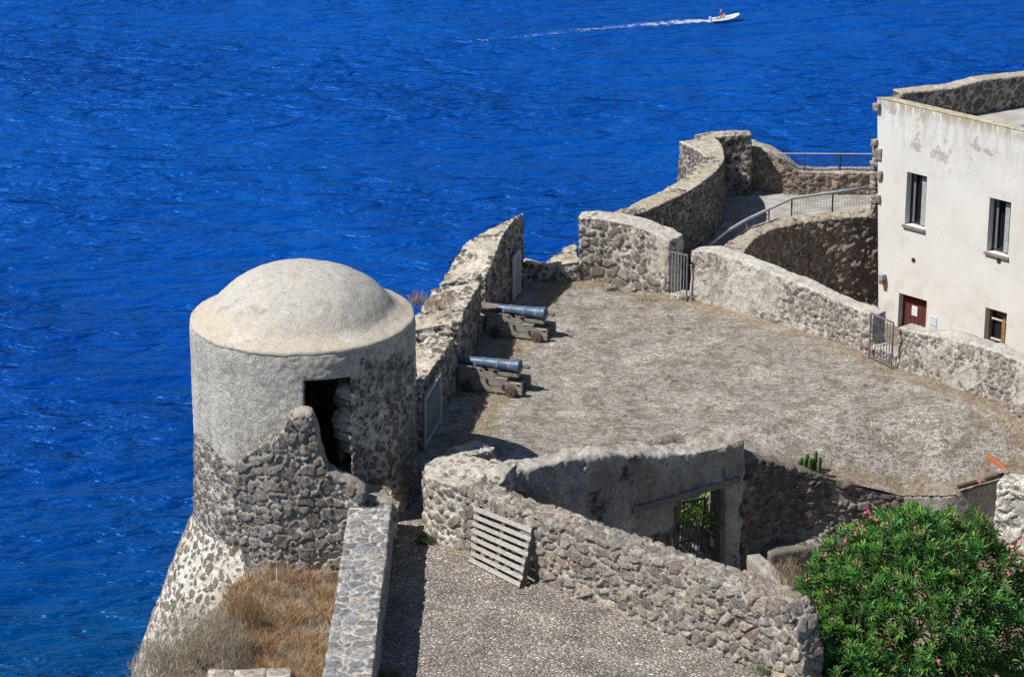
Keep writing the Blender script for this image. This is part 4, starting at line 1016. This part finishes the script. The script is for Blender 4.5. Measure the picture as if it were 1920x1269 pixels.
# ================================================================== SMALL THINGS
def small_things():
    # ashlar pier at the right
    q = G(1874, 1000, -2.6); S = []
    x0, y0 = AY(1872, 905, 54.3)[0], 54.3
    V, F = loft(stations([(x0, y0, -.62), (x0+1.2, y0-.5, -.55), (x0+4, y0-1.6, -.5)], .7, 1, -3.0), .04)
    o = stone_mesh('stone_pier', V, F, MAT['ashlar'], None, scale=2.0, zs=1.5, amp=.05, t=(.01, .10), low=.04, smooth_it=2, seed=12)
    tag(o, 'pale limestone block pier beside the concrete edge', 'pier')
    # curved roof tile
    a, b = Vector(G(1848, 869, -.45).tolist()), Vector(G(1882, 889, -.62).tolist()); a.z += .18; b.z += .14
    d = (b-a).normalized(); s = d.cross(Vector((0, 0, 1))).normalized(); u = s.cross(d); m = MB(); V = []
    n = 10
    for k, (p, r0) in enumerate(((a, .085), (b, .10))):
        for rr in (r0, r0-.016):
            for i in range(n+1):
                t = pi*i/n; V.append(p+s*rr*cos(t)+u*rr*sin(t))
    F = []; N = n+1
    for i in range(n):
        F += [(i, i+1, 2*N+i+1, 2*N+i), (N+i+1, N+i, 3*N+i, 3*N+i+1), (i, N+i, N+i+1, i+1), (2*N+i+1, 3*N+i+1, 3*N+i, 2*N+i)]
    F += [(0, 2*N, 3*N, N), (n, N+n, 3*N+n, 2*N+n)]
    m.add(V, F); o = m.build('roof_tile', simple('terracotta', (.46, .16, .07), .25, 12, .85, .004), smooth=False)
    tag(o, 'single curved orange roof tile lying on the terrace corner', 'roof tile')
    m = MB(); a, b = G(1796, 917, -.98), G(1882, 894, -.80); m.beam((a[0], a[1], -.93), (b[0], b[1], -.74), .10, .07); o = m.build('timber_batten', simple('rotten_timber', (.06, .05, .04), .4, 9), bevel=.01)
    tag(o, 'dark rotten timber strip lying along the concrete edge', 'timber')
    m = MB(); q = G(1840, 908, -.9); m.box((q[0], q[1], -.80), (.16, .12, .05), rz=.5, jit=.02); o = m.build('tile_fragment', simple('pink_brick', (.42, .17, .13), .3), bevel=.01)
    tag(o, 'small reddish tile fragment beside the dark timber strip', 'tile')
    # hanging cable on the ruined wall
    p = AY(518, 800, 49.30); q = AY(521, 1190, 47.6); mid = AY(519, 1060, 49.2)
    m = MB(); m.tube([(p[0], 49.15, p[2]), (mid[0], 49.1, mid[2]), (q[0], q[1], q[2])], .007, 5); o = m.build('cable', simple('pale_cable', (.46, .42, .38), .1)); tag(o, 'thin pale cable hanging down the ruined wall', 'cable')
    # stones at the bottom edge
    for i, (px, w_) in enumerate(((415, .50), (470, .62), (524, .46))):
        q = G(px, 1264, -.55); z = -.62; n = 12
        bm = bmesh.new(); bmesh.ops.create_cube(bm, size=1); bmesh.ops.subdivide_edges(bm, edges=bm.edges, cuts=7, use_grid_fill=True)
        V = np.array([v.co[:] for v in bm.verts]); F = [tuple(v.index for v in f.verts) for f in bm.faces]; bm.free()
        V = V*np.array([w_, .42, .30])+np.array([q[0], q[1]-.15, z+.02])
        o = stone_mesh('coping_stone', V, F, MAT['light'], None, scale=1.2, amp=.02, low=.02, smooth_it=2, seed=i*3.1)
        tag(o, ['pale coping stone at the foot of the grey dry shrub', 'longest pale coping stone between two others at the bottom', 'pale coping stone nearest the low wall at the bottom'][i], 'stone', 'coping stones at the lower edge')
    # loose rocks against the far wall
    for i, (px, py, s) in enumerate(((1147, 543, .14), (1186, 545, .10))):
        q = G(px, py); bm = bmesh.new(); bmesh.ops.create_icosphere(bm, subdivisions=3, radius=1); V = np.array([v.co[:] for v in bm.verts]); F = [tuple(v.index for v in f.verts) for f in bm.faces]; bm.free()
        V = V*np.array([s, s*.8, s*.7])+q+np.array([0, 0, s*.4])
        o = stone_mesh('rock', V, F, MAT['ruin'], None, scale=6, amp=.03, low=.06, lowscale=5, smooth_it=0, seed=i)
        tag(o, ['larger dark rock lying before the end wall', 'smaller dark rock lying before the end wall'][i], 'rock', 'loose rocks by the end wall')
small_things()

# ================================================================== BOAT
def boat():
    st = G(1331, 41, ZS); bw = G(1384, 37, ZS); ang = R(18)
    L = 5.7; loc = G(1333, 42.5, ZS)
    root = empty('inflatable_boat', (loc[0], loc[1], ZS), 'small white inflatable motorboat speeding across the blue sea', 'boat', rz=ang)
    wt = simple('white_rubber', (.78, .78, .76), .1, 6, .5); gy = simple('boat_grey', (.35, .36, .37), .15); dkb = simple('boat_dark', (.03, .03, .035), .2)
    B = lambda mb, nm, mt, par=root, **k: mb.build(nm, mt, par, world=False, **k)
    m = MB(); pts = [(0, -.85, .42), (1.2, -.92, .42), (2.8, -.92, .50), (4.2, -.75, .72), (5.1, -.38, .98), (5.45, 0, 1.08), (5.1, .38, .98), (4.2, .75, .72), (2.8, .92, .50), (1.2, .92, .42), (0, .85, .42)]
    pts = [tuple(p) for p in catmull(np.array(pts), 40)]; rr = [.16+.09*min(1, i/4, (39-i)/4) for i in range(40)]
    m.tube(pts, rr, 10); B(m, 'collar', wt, smooth=True)
    m = MB(); V = []; xs = np.linspace(.1, 5.3, 14)
    for x in xs:
        w_ = float(np.interp(x, [0, 3, 4.4, 5.3], [.85, .9, .62, .05])); zt = float(np.interp(x, [0, 3, 5.3], [.35, .45, 1.0])); zk = float(np.interp(x, [0, 2.8, 4.4, 5.3], [-.15, -.05, .25, .9])); V += [(x, -w_, zt), (x, 0, zk), (x, w_, zt)]
    F = []
    for i in range(len(xs)-1):
        for j in range(2): F.append((i*3+j, i*3+j+1, i*3+j+4, i*3+j+3))
        F.append((i*3+2, i*3, i*3+3, i*3+5))
    m.add(V, F+[(0, 1, 2)]); B(m, 'hull', gy)
    m = MB(); m.box((2.35, 0, .85), (.55, .6, .75)); m.box((2.62, 0, 1.3), (.05, .55, .3), rot=Matrix.Rotation(-.4, 3, 'Y')); B(m, 'console', wt, bevel=.05)
    m = MB(); m.box((1.3, 0, .62), (.6, .7, .35)); B(m, 'seat', gy, bevel=.04)
    m = MB(); m.box((-.15, 0, .85), (.38, .34, .45)); m.box((-.2, 0, .35), (.16, .14, .7)); B(m, 'outboard_motor', wt, bevel=.05)
    # helmsman standing behind the console
    pr = empty('person', (loc[0], loc[1], ZS), 'person in a red top standing at the helm of the boat', 'person', rz=ang)
    J = {'pel': (1.85, 0, 1.35), 'che': (1.90, 0, 1.75), 'nek': (1.92, 0, 1.93), 'hed': (1.95, 0, 2.06), 'top': (1.95, 0, 2.17),
         'ls': (1.92, .20, 1.85), 'le': (2.08, .25, 1.62), 'lh': (2.32, .16, 1.52), 'rs': (1.92, -.20, 1.85), 're': (2.08, -.25, 1.62), 'rh': (2.32, -.16, 1.52),
         'lk': (1.92, .12, .95), 'lf': (1.84, .13, .52), 'lt': (2.02, .14, .5), 'rk': (1.92, -.12, .95), 'rf': (1.84, -.13, .52), 'rt': (2.02, -.14, .5)}
    rad = {'pel': .15, 'che': .17, 'nek': .06, 'hed': .105, 'top': .07, 'ls': .08, 'rs': .08, 'le': .05, 're': .05, 'lh': .045, 'rh': .045, 'lk': .075, 'rk': .075, 'lf': .05, 'rf': .05, 'lt': .04, 'rt': .04}
    ks = list(J); ed = [('pel', 'che'), ('che', 'nek'), ('nek', 'hed'), ('hed', 'top'), ('che', 'ls'), ('ls', 'le'), ('le', 'lh'), ('che', 'rs'), ('rs', 're'), ('re', 'rh'), ('pel', 'lk'), ('lk', 'lf'), ('lf', 'lt'), ('pel', 'rk'), ('rk', 'rf'), ('rf', 'rt')]
    me = bpy.data.meshes.new('body'); me.from_pydata([J[k] for k in ks], [(ks.index(a), ks.index(b)) for a, b in ed], []); o = bpy.data.objects.new('body', me); COL.objects.link(o); o.parent = pr
    bpy.context.view_layer.objects.active = o
    md = o.modifiers.new('skin', 'SKIN'); sd = o.modifiers.new('sub', 'SUBSURF'); sd.levels = sd.render_levels = 1
    if not me.skin_vertices: me.skin_vertices.new() if hasattr(me.skin_vertices, 'new') else None
    for i, k in enumerate(ks): me.skin_vertices[0].data[i].radius = (rad[k], rad[k])
    me.skin_vertices[0].data[0].use_root = True
    me.materials.append(simple('skin', (.42, .24, .16), .1))
    m = MB(); m.lathe([(.14, 1.28), (.17, 1.35), (.20, 1.6), (.22, 1.8), (.15, 1.9), (.07, 1.93)], 14, (1.89, 0, 0)); B(m, 'shirt', simple('red_shirt', (.60, .04, .04), .15), pr, smooth=True)
    m = MB(); m.lathe([(.115, 2.06), (.12, 2.12), (.09, 2.19), (.03, 2.215)], 12, (1.95, 0, 0)); B(m, 'cap', simple('white_cap', (.75, .75, .73), .1), pr, smooth=True)
    # wake
    pts = [(1334, 42, .9), (1310, 41, 1.8), (1270, 43, 2.6), (1210, 47, 2.4), (1150, 52, 2.2), (1080, 59, 2.6), (1010, 66, 2.8), (940, 73, 2.4), (860, 80, 2.0)]
    C = catmull(np.array([[*G(a, b, ZS)[:2], c] for a, b, c in pts]), 160); V = []; F = []; n = 10
    for i, (x, y, w_) in enumerate(C):
        d = C[min(i+1, 159), :2]-C[max(i-1, 0), :2]; d /= np.linalg.norm(d); s = np.array([-d[1], d[0]])
        for j in range(n+1):
            f = j/n*2-1; h = .05+.35*(1-abs(f))*math.exp(-i/18)
            q = np.array([x, y])+s*f*w_*1.6; V.append((q[0], q[1], ZS+h))
    for i in range(159):
        for j in range(n): k = i*(n+1)+j; F.append((k, k+1, k+n+2, k+n+1))
    t = NT('foam'); a1 = t.attr('foam'); nz = t.noise(1.1, 6, rough=.7); t.col((.72, .78, .82))
    al = t.mr(t.math('ADD', nz, t.math('MULTIPLY', t.math('SUBTRACT', a1, .5), .85)), .48, .72); t.set(t.b, 'Alpha', t.math('MULTIPLY', al, .6))
    o = mesh_obj('wake_foam', V, F, t.m, smooth=True); at = o.data.attributes.new('foam', 'FLOAT', 'POINT')
    at.data.foreach_set('value', np.array([(1-abs(j/n*2-1)**1.5)*(.50*math.exp(-i/60)+.42) for i in range(160) for j in range(n+1)], np.float32)); tag(o, 'long white foam wake trailing behind the motorboat', 'wake', kind='stuff')
boat()

# ================================================================== VEGETATION
def blades(name, pts, h, wd, cols, lean=.5, mat=None, flat=False, seg=2):
    """many thin bent strips, one mesh"""
    n = len(pts); V = np.zeros((n, 2*seg+1, 3)); C = np.zeros((n, 2*seg+1, 4)); C[..., 3] = 1
    a = rng.uniform(0, 2*pi, n); hh = h*rng.uniform(.45, 1.15, n); ln = lean*rng.uniform(.2, 1.3, n); ba = rng.uniform(0, 2*pi, n)
    col = np.array(cols)[rng.integers(0, len(cols), n)]*rng.uniform(.65, 1.25, (n, 1))
    for k in range(seg+1):
        f = k/seg
        c = pts+np.stack([np.cos(ba)*ln*hh*f**1.5, np.sin(ba)*ln*hh*f**1.5, (hh*f*.12 if flat else hh*f*(1-.25*ln*f))], 1)
        s = np.stack([np.cos(a), np.sin(a), 0*a], 1)*(wd*(1-f*.8)*.5)
        if k < seg: V[:, 2*k] = c-s; V[:, 2*k+1] = c+s
        else: V[:, 2*k] = c
        C[:, 2*k:2*k+2, :3] = col[:, None]*(1.0)
    F = []; m = 2*seg+1
    for i in range(n):
        b = i*m
        for k in range(seg-1): F.append((b+2*k, b+2*k+1, b+2*k+3, b+2*k+2))
        F.append((b+2*seg-2, b+2*seg-1, b+2*seg))
    o = mesh_obj(name, V.reshape(-1, 3), F, mat)
    at = o.data.color_attributes.new('Col', 'FLOAT_COLOR', 'POINT'); at.data.foreach_set('color', C.reshape(-1).astype(np.float32))
    return o
straw_m = attr_col('straw', .85, .2, .2)
def scatter_poly(poly, n, zf, dens=None):
    poly = [tuple(p[:2]) for p in poly]; xs = [p[0] for p in poly]; ys = [p[1] for p in poly]
    x = rng.uniform(min(xs), max(xs), n*3); y = rng.uniform(min(ys), max(ys), n*3)
    ok = inpoly(x, y, poly)
    if dens is not None: ok &= rng.random(len(x)) < dens(x, y)
    x, y = x[ok][:n], y[ok][:n]
    return np.stack([x, y, zf(x, y)], 1)
# dry clippings over the terrace
tp = scatter_poly(tpoly, 52000, z_terrace)
o = blades('dry_grass', tp, .11, .010, [(.50, .44, .34), (.58, .54, .47), (.40, .34, .26), (.22, .18, .14), (.64, .61, .56)], 1.0, straw_m, flat=True); tag(o, 'short dry clippings scattered over the terrace', 'grass', kind='stuff')
ed = edge_attr(tp); pe = tp[(ed > .72) & (rng.random(len(tp)) < .35) & (fbm(tp*1.3, 3, 44) > .45)]
pe = np.repeat(pe, 2, 0)+np.concatenate([rng.uniform(-.08, .08, (2*len(pe), 2)), np.zeros((2*len(pe), 1))], 1)
o = blades('dry_grass', pe, .13, .009, [(.46, .34, .18), (.52, .42, .27), (.40, .27, .13)], .7, straw_m); tag(o, 'tan dry grass growing along the terrace walls', 'grass', kind='stuff')
wc = scatter_poly(tpoly, 130, z_terrace, lambda x, y: .25+.75*(fbm(np.stack([x, y, 0*x], 1)*.7, 2, 41) > .5)); wc = np.repeat(wc, 26, 0); wc = wc+np.stack([rng.normal(0, .07, len(wc)), rng.normal(0, .05, len(wc)), 0*np.arange(len(wc))], 1)
o = blades('dry_grass', wc, .09, .011, [(.24, .18, .11), (.34, .26, .16), (.16, .12, .08), (.44, .35, .22)], .9, straw_m); tag(o, 'small dark clumps of dry weed dotted over the terrace', 'grass', kind='stuff')
# bank of brown grass in front of the ruined wall
def px_poly(pts, z): return [tuple(G(a, b, z)[:2]) for a, b in pts]
gp = px_poly([(470, 1075), (560, 1060), (640, 1060), (640, 1120), (615, 1290), (470, 1290), (440, 1190), (420, 1120)], -.55)
cl = lambda x, y: np.clip((fbm(np.stack([x, y, 0*x], 1)*1.6, 3, 77)-.36)*5, 0, 1)
tc = scatter_poly(gp, 210, z_bank, cl); tc = np.repeat(tc, 55, 0)+np.stack([rng.normal(0, .05, len(tc)*55), rng.normal(0, .05, len(tc)*55), 0*np.arange(len(tc)*55)], 1)
o = blades('dry_grass', tc, .34, .012, [(.42, .27, .14), (.52, .36, .20), (.36, .205, .10), (.58, .46, .30), (.27, .165, .10)], 1.1, straw_m, seg=3); tag(o, 'rusty brown dry grass on the bank before the ruined wall', 'grass', kind='stuff')
o = blades('dry_grass', scatter_poly(gp, 9000, z_bank), .20, .012, [(.44, .40, .34), (.50, .46, .38), (.30, .27, .22)], 1.2, straw_m, seg=2); tag(o, 'grey matted straw on the bank', 'grass', kind='stuff')
def shrub(name, c, r, n, cols, label, cat='shrub', wd=.007, L=.16, group=None, stem=(.20, .15, .10)):
    """dry twiggy bush: stems out of one root, then a cloud of fine twigs"""
    c = np.array(c, float); r = np.array(r, float)
    root = empty(name, c, label, cat, group)
    st = MB(); ends = []
    for i in range(26):
        a = rng.uniform(0, 2*pi); e = rng.uniform(.15, 1.35); d = np.array([cos(a)*cos(e), sin(a)*cos(e), sin(e)])
        p = c+d*r*rng.uniform(.5, .85); mid = (c+p)/2+rng.uniform(-.05, .05, 3); st.tube([c, mid, p], [.012, .008, .004], 4, False); ends.append(p)
    st.build('stem', simple(name+'_stem', stem, .3), root)
    a = rng.uniform(0, 2*pi, n); e = np.arcsin(rng.uniform(-.1, 1, n)); rad = rng.uniform(.25, 1, n)**.45
    lump = .62+.75*fbm(np.stack([np.cos(a)*np.cos(e), np.sin(a)*np.cos(e), np.sin(e)], 1)*2.1+c, 3, 91)
    P = c+np.stack([np.cos(a)*np.cos(e), np.sin(a)*np.cos(e), np.sin(e)], 1)*r*(rad*lump)[:, None]
    o = blades('twigs', P, L, wd, cols, .9, straw_m, seg=2); o.parent = root; o.matrix_parent_inverse = Matrix.Translation(root.location).inverted()
    return root
GB = [(.46, .41, .31), (.54, .49, .39), (.38, .33, .24), (.42, .38, .26), (.30, .26, .19)]
shrub('dry_shrub', G(380, 1250, -.75), (1.05, .9, 1.35), 10000, GB, 'big grey beige dry shrub at the edge above the sea', group='dry shrubs')
shrub('dry_shrub', G(300, 1272, -1.0), (.55, .6, .75), 3800, GB, 'pale dry shrub spilling over the tower base at the lower left', group='dry shrubs')
shrub('dry_shrub', G(455, 1180, -.6), (.55, .4, .75), 3600, [(.34, .22, .12), (.42, .28, .16), (.28, .19, .12)], 'brown dry shrub between the pale shrub and the rusty grass', group='dry shrubs')
shrub('dry_shrub', G(625, 1050, -.35), (.30, .2, .65), 1500, [(.36, .26, .17), (.42, .32, .22), (.28, .20, .14)], 'tall brown dry plant where the low wall meets the ruined wall', group='dry shrubs')
shrub('dry_shrub', (-2.25, 60.5, 1.42), (.30, .30, .30), 420, [(.34, .24, .20), (.40, .32, .26)], 'reddish dry tuft on the outer edge of the parapet', group='dry shrubs', wd=.009)
shrub('dry_shrub', (-1.72, 59.9, 1.50), (.36, .30, .25), 520, [(.38, .26, .20), (.46, .34, .26)], 'sparse reddish tuft on top of the parapet behind the nearer cannon', group='dry shrubs', wd=.009)
q = G(1478, 1128, -.9); shrub('dry_shrub', (q[0], q[1]+.6, -1.1), (.42, .4, .95), 1700, [(.42, .32, .22), (.48, .36, .26), (.34, .24, .17)], 'straw coloured dry plant inside the ruined room beside the oleander', group='dry shrubs')
q = G(800, 1012, .0); shrub('green_weed', (q[0], q[1]-.15, .0), (.22, .16, .16), 420, [(.10, .13, .06), (.16, .17, .09)], 'small grey green weed at the foot of the rounded wall end', 'weed', wd=.016, L=.09, stem=(.08, .09, .05))
q = G(725, 1268, .0); o = blades('green_tuft', np.array([q+np.array([rng.normal(0, .16), rng.normal(0, .06), 0]) for _ in range(260)]), .26, .012, [(.16, .20, .08), (.22, .24, .10), (.30, .29, .15)], .6, straw_m, seg=3); tag(o, 'green grass tuft at the foot of the low wall', 'grass tuft')
q = G(1443, 1262, .0); o = blades('green_tuft', np.array([q+np.array([rng.normal(0, .14), rng.normal(0, .08), .0]) for _ in range(240)]), .22, .012, [(.12, .18, .05), (.18, .22, .09), (.30, .29, .15)], .6, straw_m, seg=3); tag(o, 'green grass tuft at the foot of the rubble wall by the oleander', 'grass tuft')
q = G(860, 1032, .0); o = blades('straw_patch', np.array([q+np.array([rng.normal(0, .20), rng.normal(0, .16), .0]) for _ in range(700)]), .13, .011, [(.46, .36, .22), (.52, .42, .28)], 1.0, straw_m, flat=True); tag(o, 'patch of straw on the path beside the pallet', 'straw')
# reeds behind the terrace wall
zr = -.2; pts = []
for px in list(rng.uniform(1478, 1512, 14))+list(rng.uniform(1515, 1545, 14)): p = AY(px, 535+(px-1480)*.35, 64.5+.0*px); pts.append(AY(px, 545+(px-1480)*.4, G(px, 620, 0)[1]+1.0))
o = blades('dry_reeds', np.array(pts), .75, .016, [(.46, .40, .33), (.40, .33, .28)], .45, straw_m, seg=3); tag(o, 'thin dry stalks standing behind the terrace wall', 'plant')

# oleander
def oleander():
    cen = np.array([*G(1735, 1130, .2)[:2], .0]); cen = np.array([7.66, 46.0, -.10]); rr = np.array([2.45, 2.1, 2.36]); cen2 = np.array([6.15, 44.0, -.75]); rr2 = np.array([1.2, .95, 1.25])
    root = empty('oleander_bush', (cen[0], cen[1], -2.8), 'large green oleander bush with pink flowers in the courtyard', 'bush')
    st = MB()
    for i in range(16):
        a = rng.uniform(0, 2*pi); p = cen+np.array([cos(a)*1.2, sin(a)*1.1, rng.uniform(-.3, 1.0)]); b = np.array([cen[0]+cos(a)*.25, cen[1]+sin(a)*.25, -2.8])
        st.tube([b, (b+p)/2+rng.uniform(-.12, .12, 3), p], [.05, .035, .02], 6, False)
    st.build('stem', simple('oleander_bark', (.16, .13, .10), .3), root)
    # shoots on lumpy shells
    lob = [(rng.normal(0, 1, 3), rng.uniform(.25, .5)) for _ in range(26)]; lob = [(d/np.linalg.norm(d), s) for d, s in lob]
    shoots = []
    while len(shoots) < 2500:
        d = rng.normal(0, 1, 3); d /= np.linalg.norm(d)
        if d[2] < -.92: continue
        f = max([math.exp(-((np.linalg.norm(d-l)/s)**2)) for l, s in lob])
        depth = 1.0 if rng.random() < .72 else rng.uniform(.55, .92)
        r = (.80+.22*f+rng.uniform(-.07, .05))*depth
        if f < .25 and rng.random() < .45: continue
        if rng.random() < .14: shoots.append((cen2+d*rr2*r, d, depth))
        else: shoots.append((cen+d*rr*r, d, depth))
    nL = 15; V = []; C = []; F = []
    for p, d, depth in shoots:
        up = d*.55+np.array([-.15, -.1, .75])+rng.normal(0, .28, 3); up /= np.linalg.norm(up)
        a = np.cross(up, [.3, .7, .2]); a /= np.linalg.norm(a); b = np.cross(up, a); g = rng.uniform(.62, 1.38); yel = rng.random(); hs = rng.uniform(-.35, .28)
        for k in range(nL):
            f = k/nL; t = k*2.4+rng.uniform(-.3, .3); sp = rng.uniform(.75, 1.25)*(1.1-.75*f)
            dd = up*cos(sp)+(a*cos(t)+b*sin(t))*sin(sp); L = rng.uniform(.19, .32)*(1-.25*f); o = p-up*.16*(1-f)
            s = np.cross(dd, up+rng.normal(0, .1, 3)); s /= np.linalg.norm(s)+1e-9; nrm = np.cross(s, dd); w_ = .0165
            m1 = o+dd*L*.35-nrm*.004; m2 = o+dd*L*.72-nrm*.008; tip = o+dd*L-np.array([0, 0, .03*L/.15]); base = len(V)
            V += [o, m1-s*w_, m1+nrm*.004, m1+s*w_, m2-s*w_*.8, m2+s*w_*.8, tip]
            F += [(base, base+1, base+2), (base, base+2, base+3), (base+1, base+4, base+2), (base+2, base+5, base+3), (base+2, base+4, base+6), (base+2, base+6, base+5)]
            gg = g*rng.uniform(.75, 1.25)
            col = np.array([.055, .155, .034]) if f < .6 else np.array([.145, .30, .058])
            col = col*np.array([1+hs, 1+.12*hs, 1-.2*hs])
            if yel > .965: col = np.array([.22, .20, .06])
            if rng.random() < .022: col = np.array([.30, .16, .07])
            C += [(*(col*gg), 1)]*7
    o = mesh_obj('foliage', np.array(V), F, attr_col('oleander_leaf', .42, .35, .22), root)
    at = o.data.color_attributes.new('Col', 'FLOAT_COLOR', 'POINT'); at.data.foreach_set('color', np.array(C, np.float32).ravel())
    # flowers: clusters of five-petalled pink blooms
    petal = simple('pink_petal', (.62, .05, .16), .3, 30, .6, c2=(.72, .13, .26)); n = 0
    spots = [(1602, 1000), (1628, 962), (1640, 970), (1614, 986), (1585, 1012), (1652, 985), (1632, 955), (1508, 1078), (1520, 1127), (1506, 1168), (1553, 1112), (1575, 1030), (1893, 1033), (1912, 1021), (1915, 1040), (1892, 1074), (1918, 1000), (1905, 1030), (1720, 996), (1545, 1035), (1925, 1090), (1760, 1240)]
    for px, py in spots:
        y = None
        dr = ray(px, py); c0 = np.array([0, 0, CZ]); A = ((dr/rr)**2).sum(); Bq = 2*((dr/rr)*((c0-cen)/rr)).sum(); Cq = (((c0-cen)/rr)**2).sum()-1.04
        D = Bq*Bq-4*A*Cq; t = (-Bq-math.sqrt(D))/(2*A) if D > 0 else -Bq/(2*A); p = c0+dr*t
        for _ in range(rng.integers(2, 4)):
            m = MB(); q = p+rng.normal(0, .045, 3); d = rng.normal(0, .4, 3)+np.array([-.3, -.7, .5]); d /= np.linalg.norm(d); a = np.cross(d, [0, 0, 1]); a /= np.linalg.norm(a); b = np.cross(d, a)
            for k in range(5):
                t0 = k*2*pi/5; e = a*cos(t0)+b*sin(t0); s = np.cross(d, e)
                m.add([q, q+e*.014-s*.011, q+e*.029+d*.006, q+e*.014+s*.011], [(0, 1, 2, 3)])
            m.build('flower', petal, root)
    for i in range(12):
        d = rng.normal(0, 1, 3); d /= np.linalg.norm(d); 
        if d[1] > 0: d[1] *= -1
        p = cen+d*rr*.9; m = MB(); m.tube([p, p+np.array([rng.normal(0, .1), -.05, .2])], [.008, .004], 4); m.build('seed_pod', simple('red_brown_pod', (.30, .10, .06), .2), root)
oleander()

# cactus on the terrace edge
def cactus():
    q = G(1517, 868, -.45); root = empty('cactus', (q[0], q[1], -.5), 'small clump of green column cactus on the terrace edge', 'cactus')
    gm = simple('cactus_green', (.085, .15, .045), .35, 14, .7, .004, c2=(.05, .09, .035))
    z0 = float(z_terrace(np.array([q[0]]), np.array([q[1]]))[0])-.03
    for i in range(9):
        x = q[0]+(i-4)*.052+rng.uniform(-.02, .02); y = q[1]+rng.uniform(-.12, .12); h = [.20, .26, .30, .36, .34, .30, .33, .42, .36][i]; V = []; F = []; n = 20
        for k, f in enumerate((0, .2, .5, .8, .93, 1.0)):
            for j in range(n):
                a = 2*pi*j/n; r = .040*(1+.22*cos(a*7))*[.8, 1, 1.05, 1, .75, .15][k]; V.append((x+r*cos(a)+.02*f*(i-4)/4, y+r*sin(a), z0+h*f))
        for k in range(5):
            for j in range(n): F.append((k*n+j, k*n+(j+1) % n, (k+1)*n+(j+1) % n, (k+1)*n+j))
        m = MB(); m.add(V, F+[tuple(5*n+j for j in range(n))]); m.build('stem', gm, root, smooth=True)
cactus()
# broad leaved plants seen through the doorway
def doorway_plants():
    lm = attr_col('broad_leaf', .5, .3, .3)
    for i, (fr, dn, hgt) in enumerate(((.15, .85, .95), (.45, .80, 1.05), (.85, .75, 1.15), (.70, 1.15, .8), (.25, 1.2, .8))):
        p = B0+bd*(d0+(d1-d0)*fr)+bn*dn; z = float(z_terrace(np.array([p[0]]), np.array([p[1]]))[0])
        root = empty('leafy_plant', (p[0], p[1], z), ['bright green leafy plant at the left of the doorway', 'bright green leafy plant with red blooms behind the crooked gate', 'tallest bright green plant at the right jamb of the doorway', 'green plant farther behind the crooked gate', 'low green plant on the slope behind the gate, to the left'][i], 'plant', 'green plants behind the crooked gate')
        m = MB()
        for k in range(60):
            a = rng.uniform(0, 2*pi); e = rng.uniform(.2, 1.4); L = hgt*rng.uniform(.35, .9); d = np.array([cos(a)*cos(e), sin(a)*cos(e), sin(e)]); s = np.array([-sin(a), cos(a), 0])*.042
            o = np.array([p[0], p[1], z])+d*L*.3; b = o+d*L*.4; t = o+d*L*.75-np.array([0, 0, .10*L]); c = np.array([.20, .36, .05])*rng.uniform(.6, 1.4)
            m.add([o, b-s, t, b+s], [(0, 1, 2, 3)], tuple(c))
        m.build('leaf', lm, root)
        if i in (1,):
            f = MB()
            for k in range(7): q = np.array([p[0]+rng.normal(0, .07), p[1]+rng.normal(0, .07)-.1, z+hgt*.85+rng.normal(0, .05)]); f.lathe([(.005, -.025), (.035, 0), (.005, .025)], 6, q)
            f.build('flower', simple('red_bloom', (.45, .06, .04), .2), root)
doorway_plants()
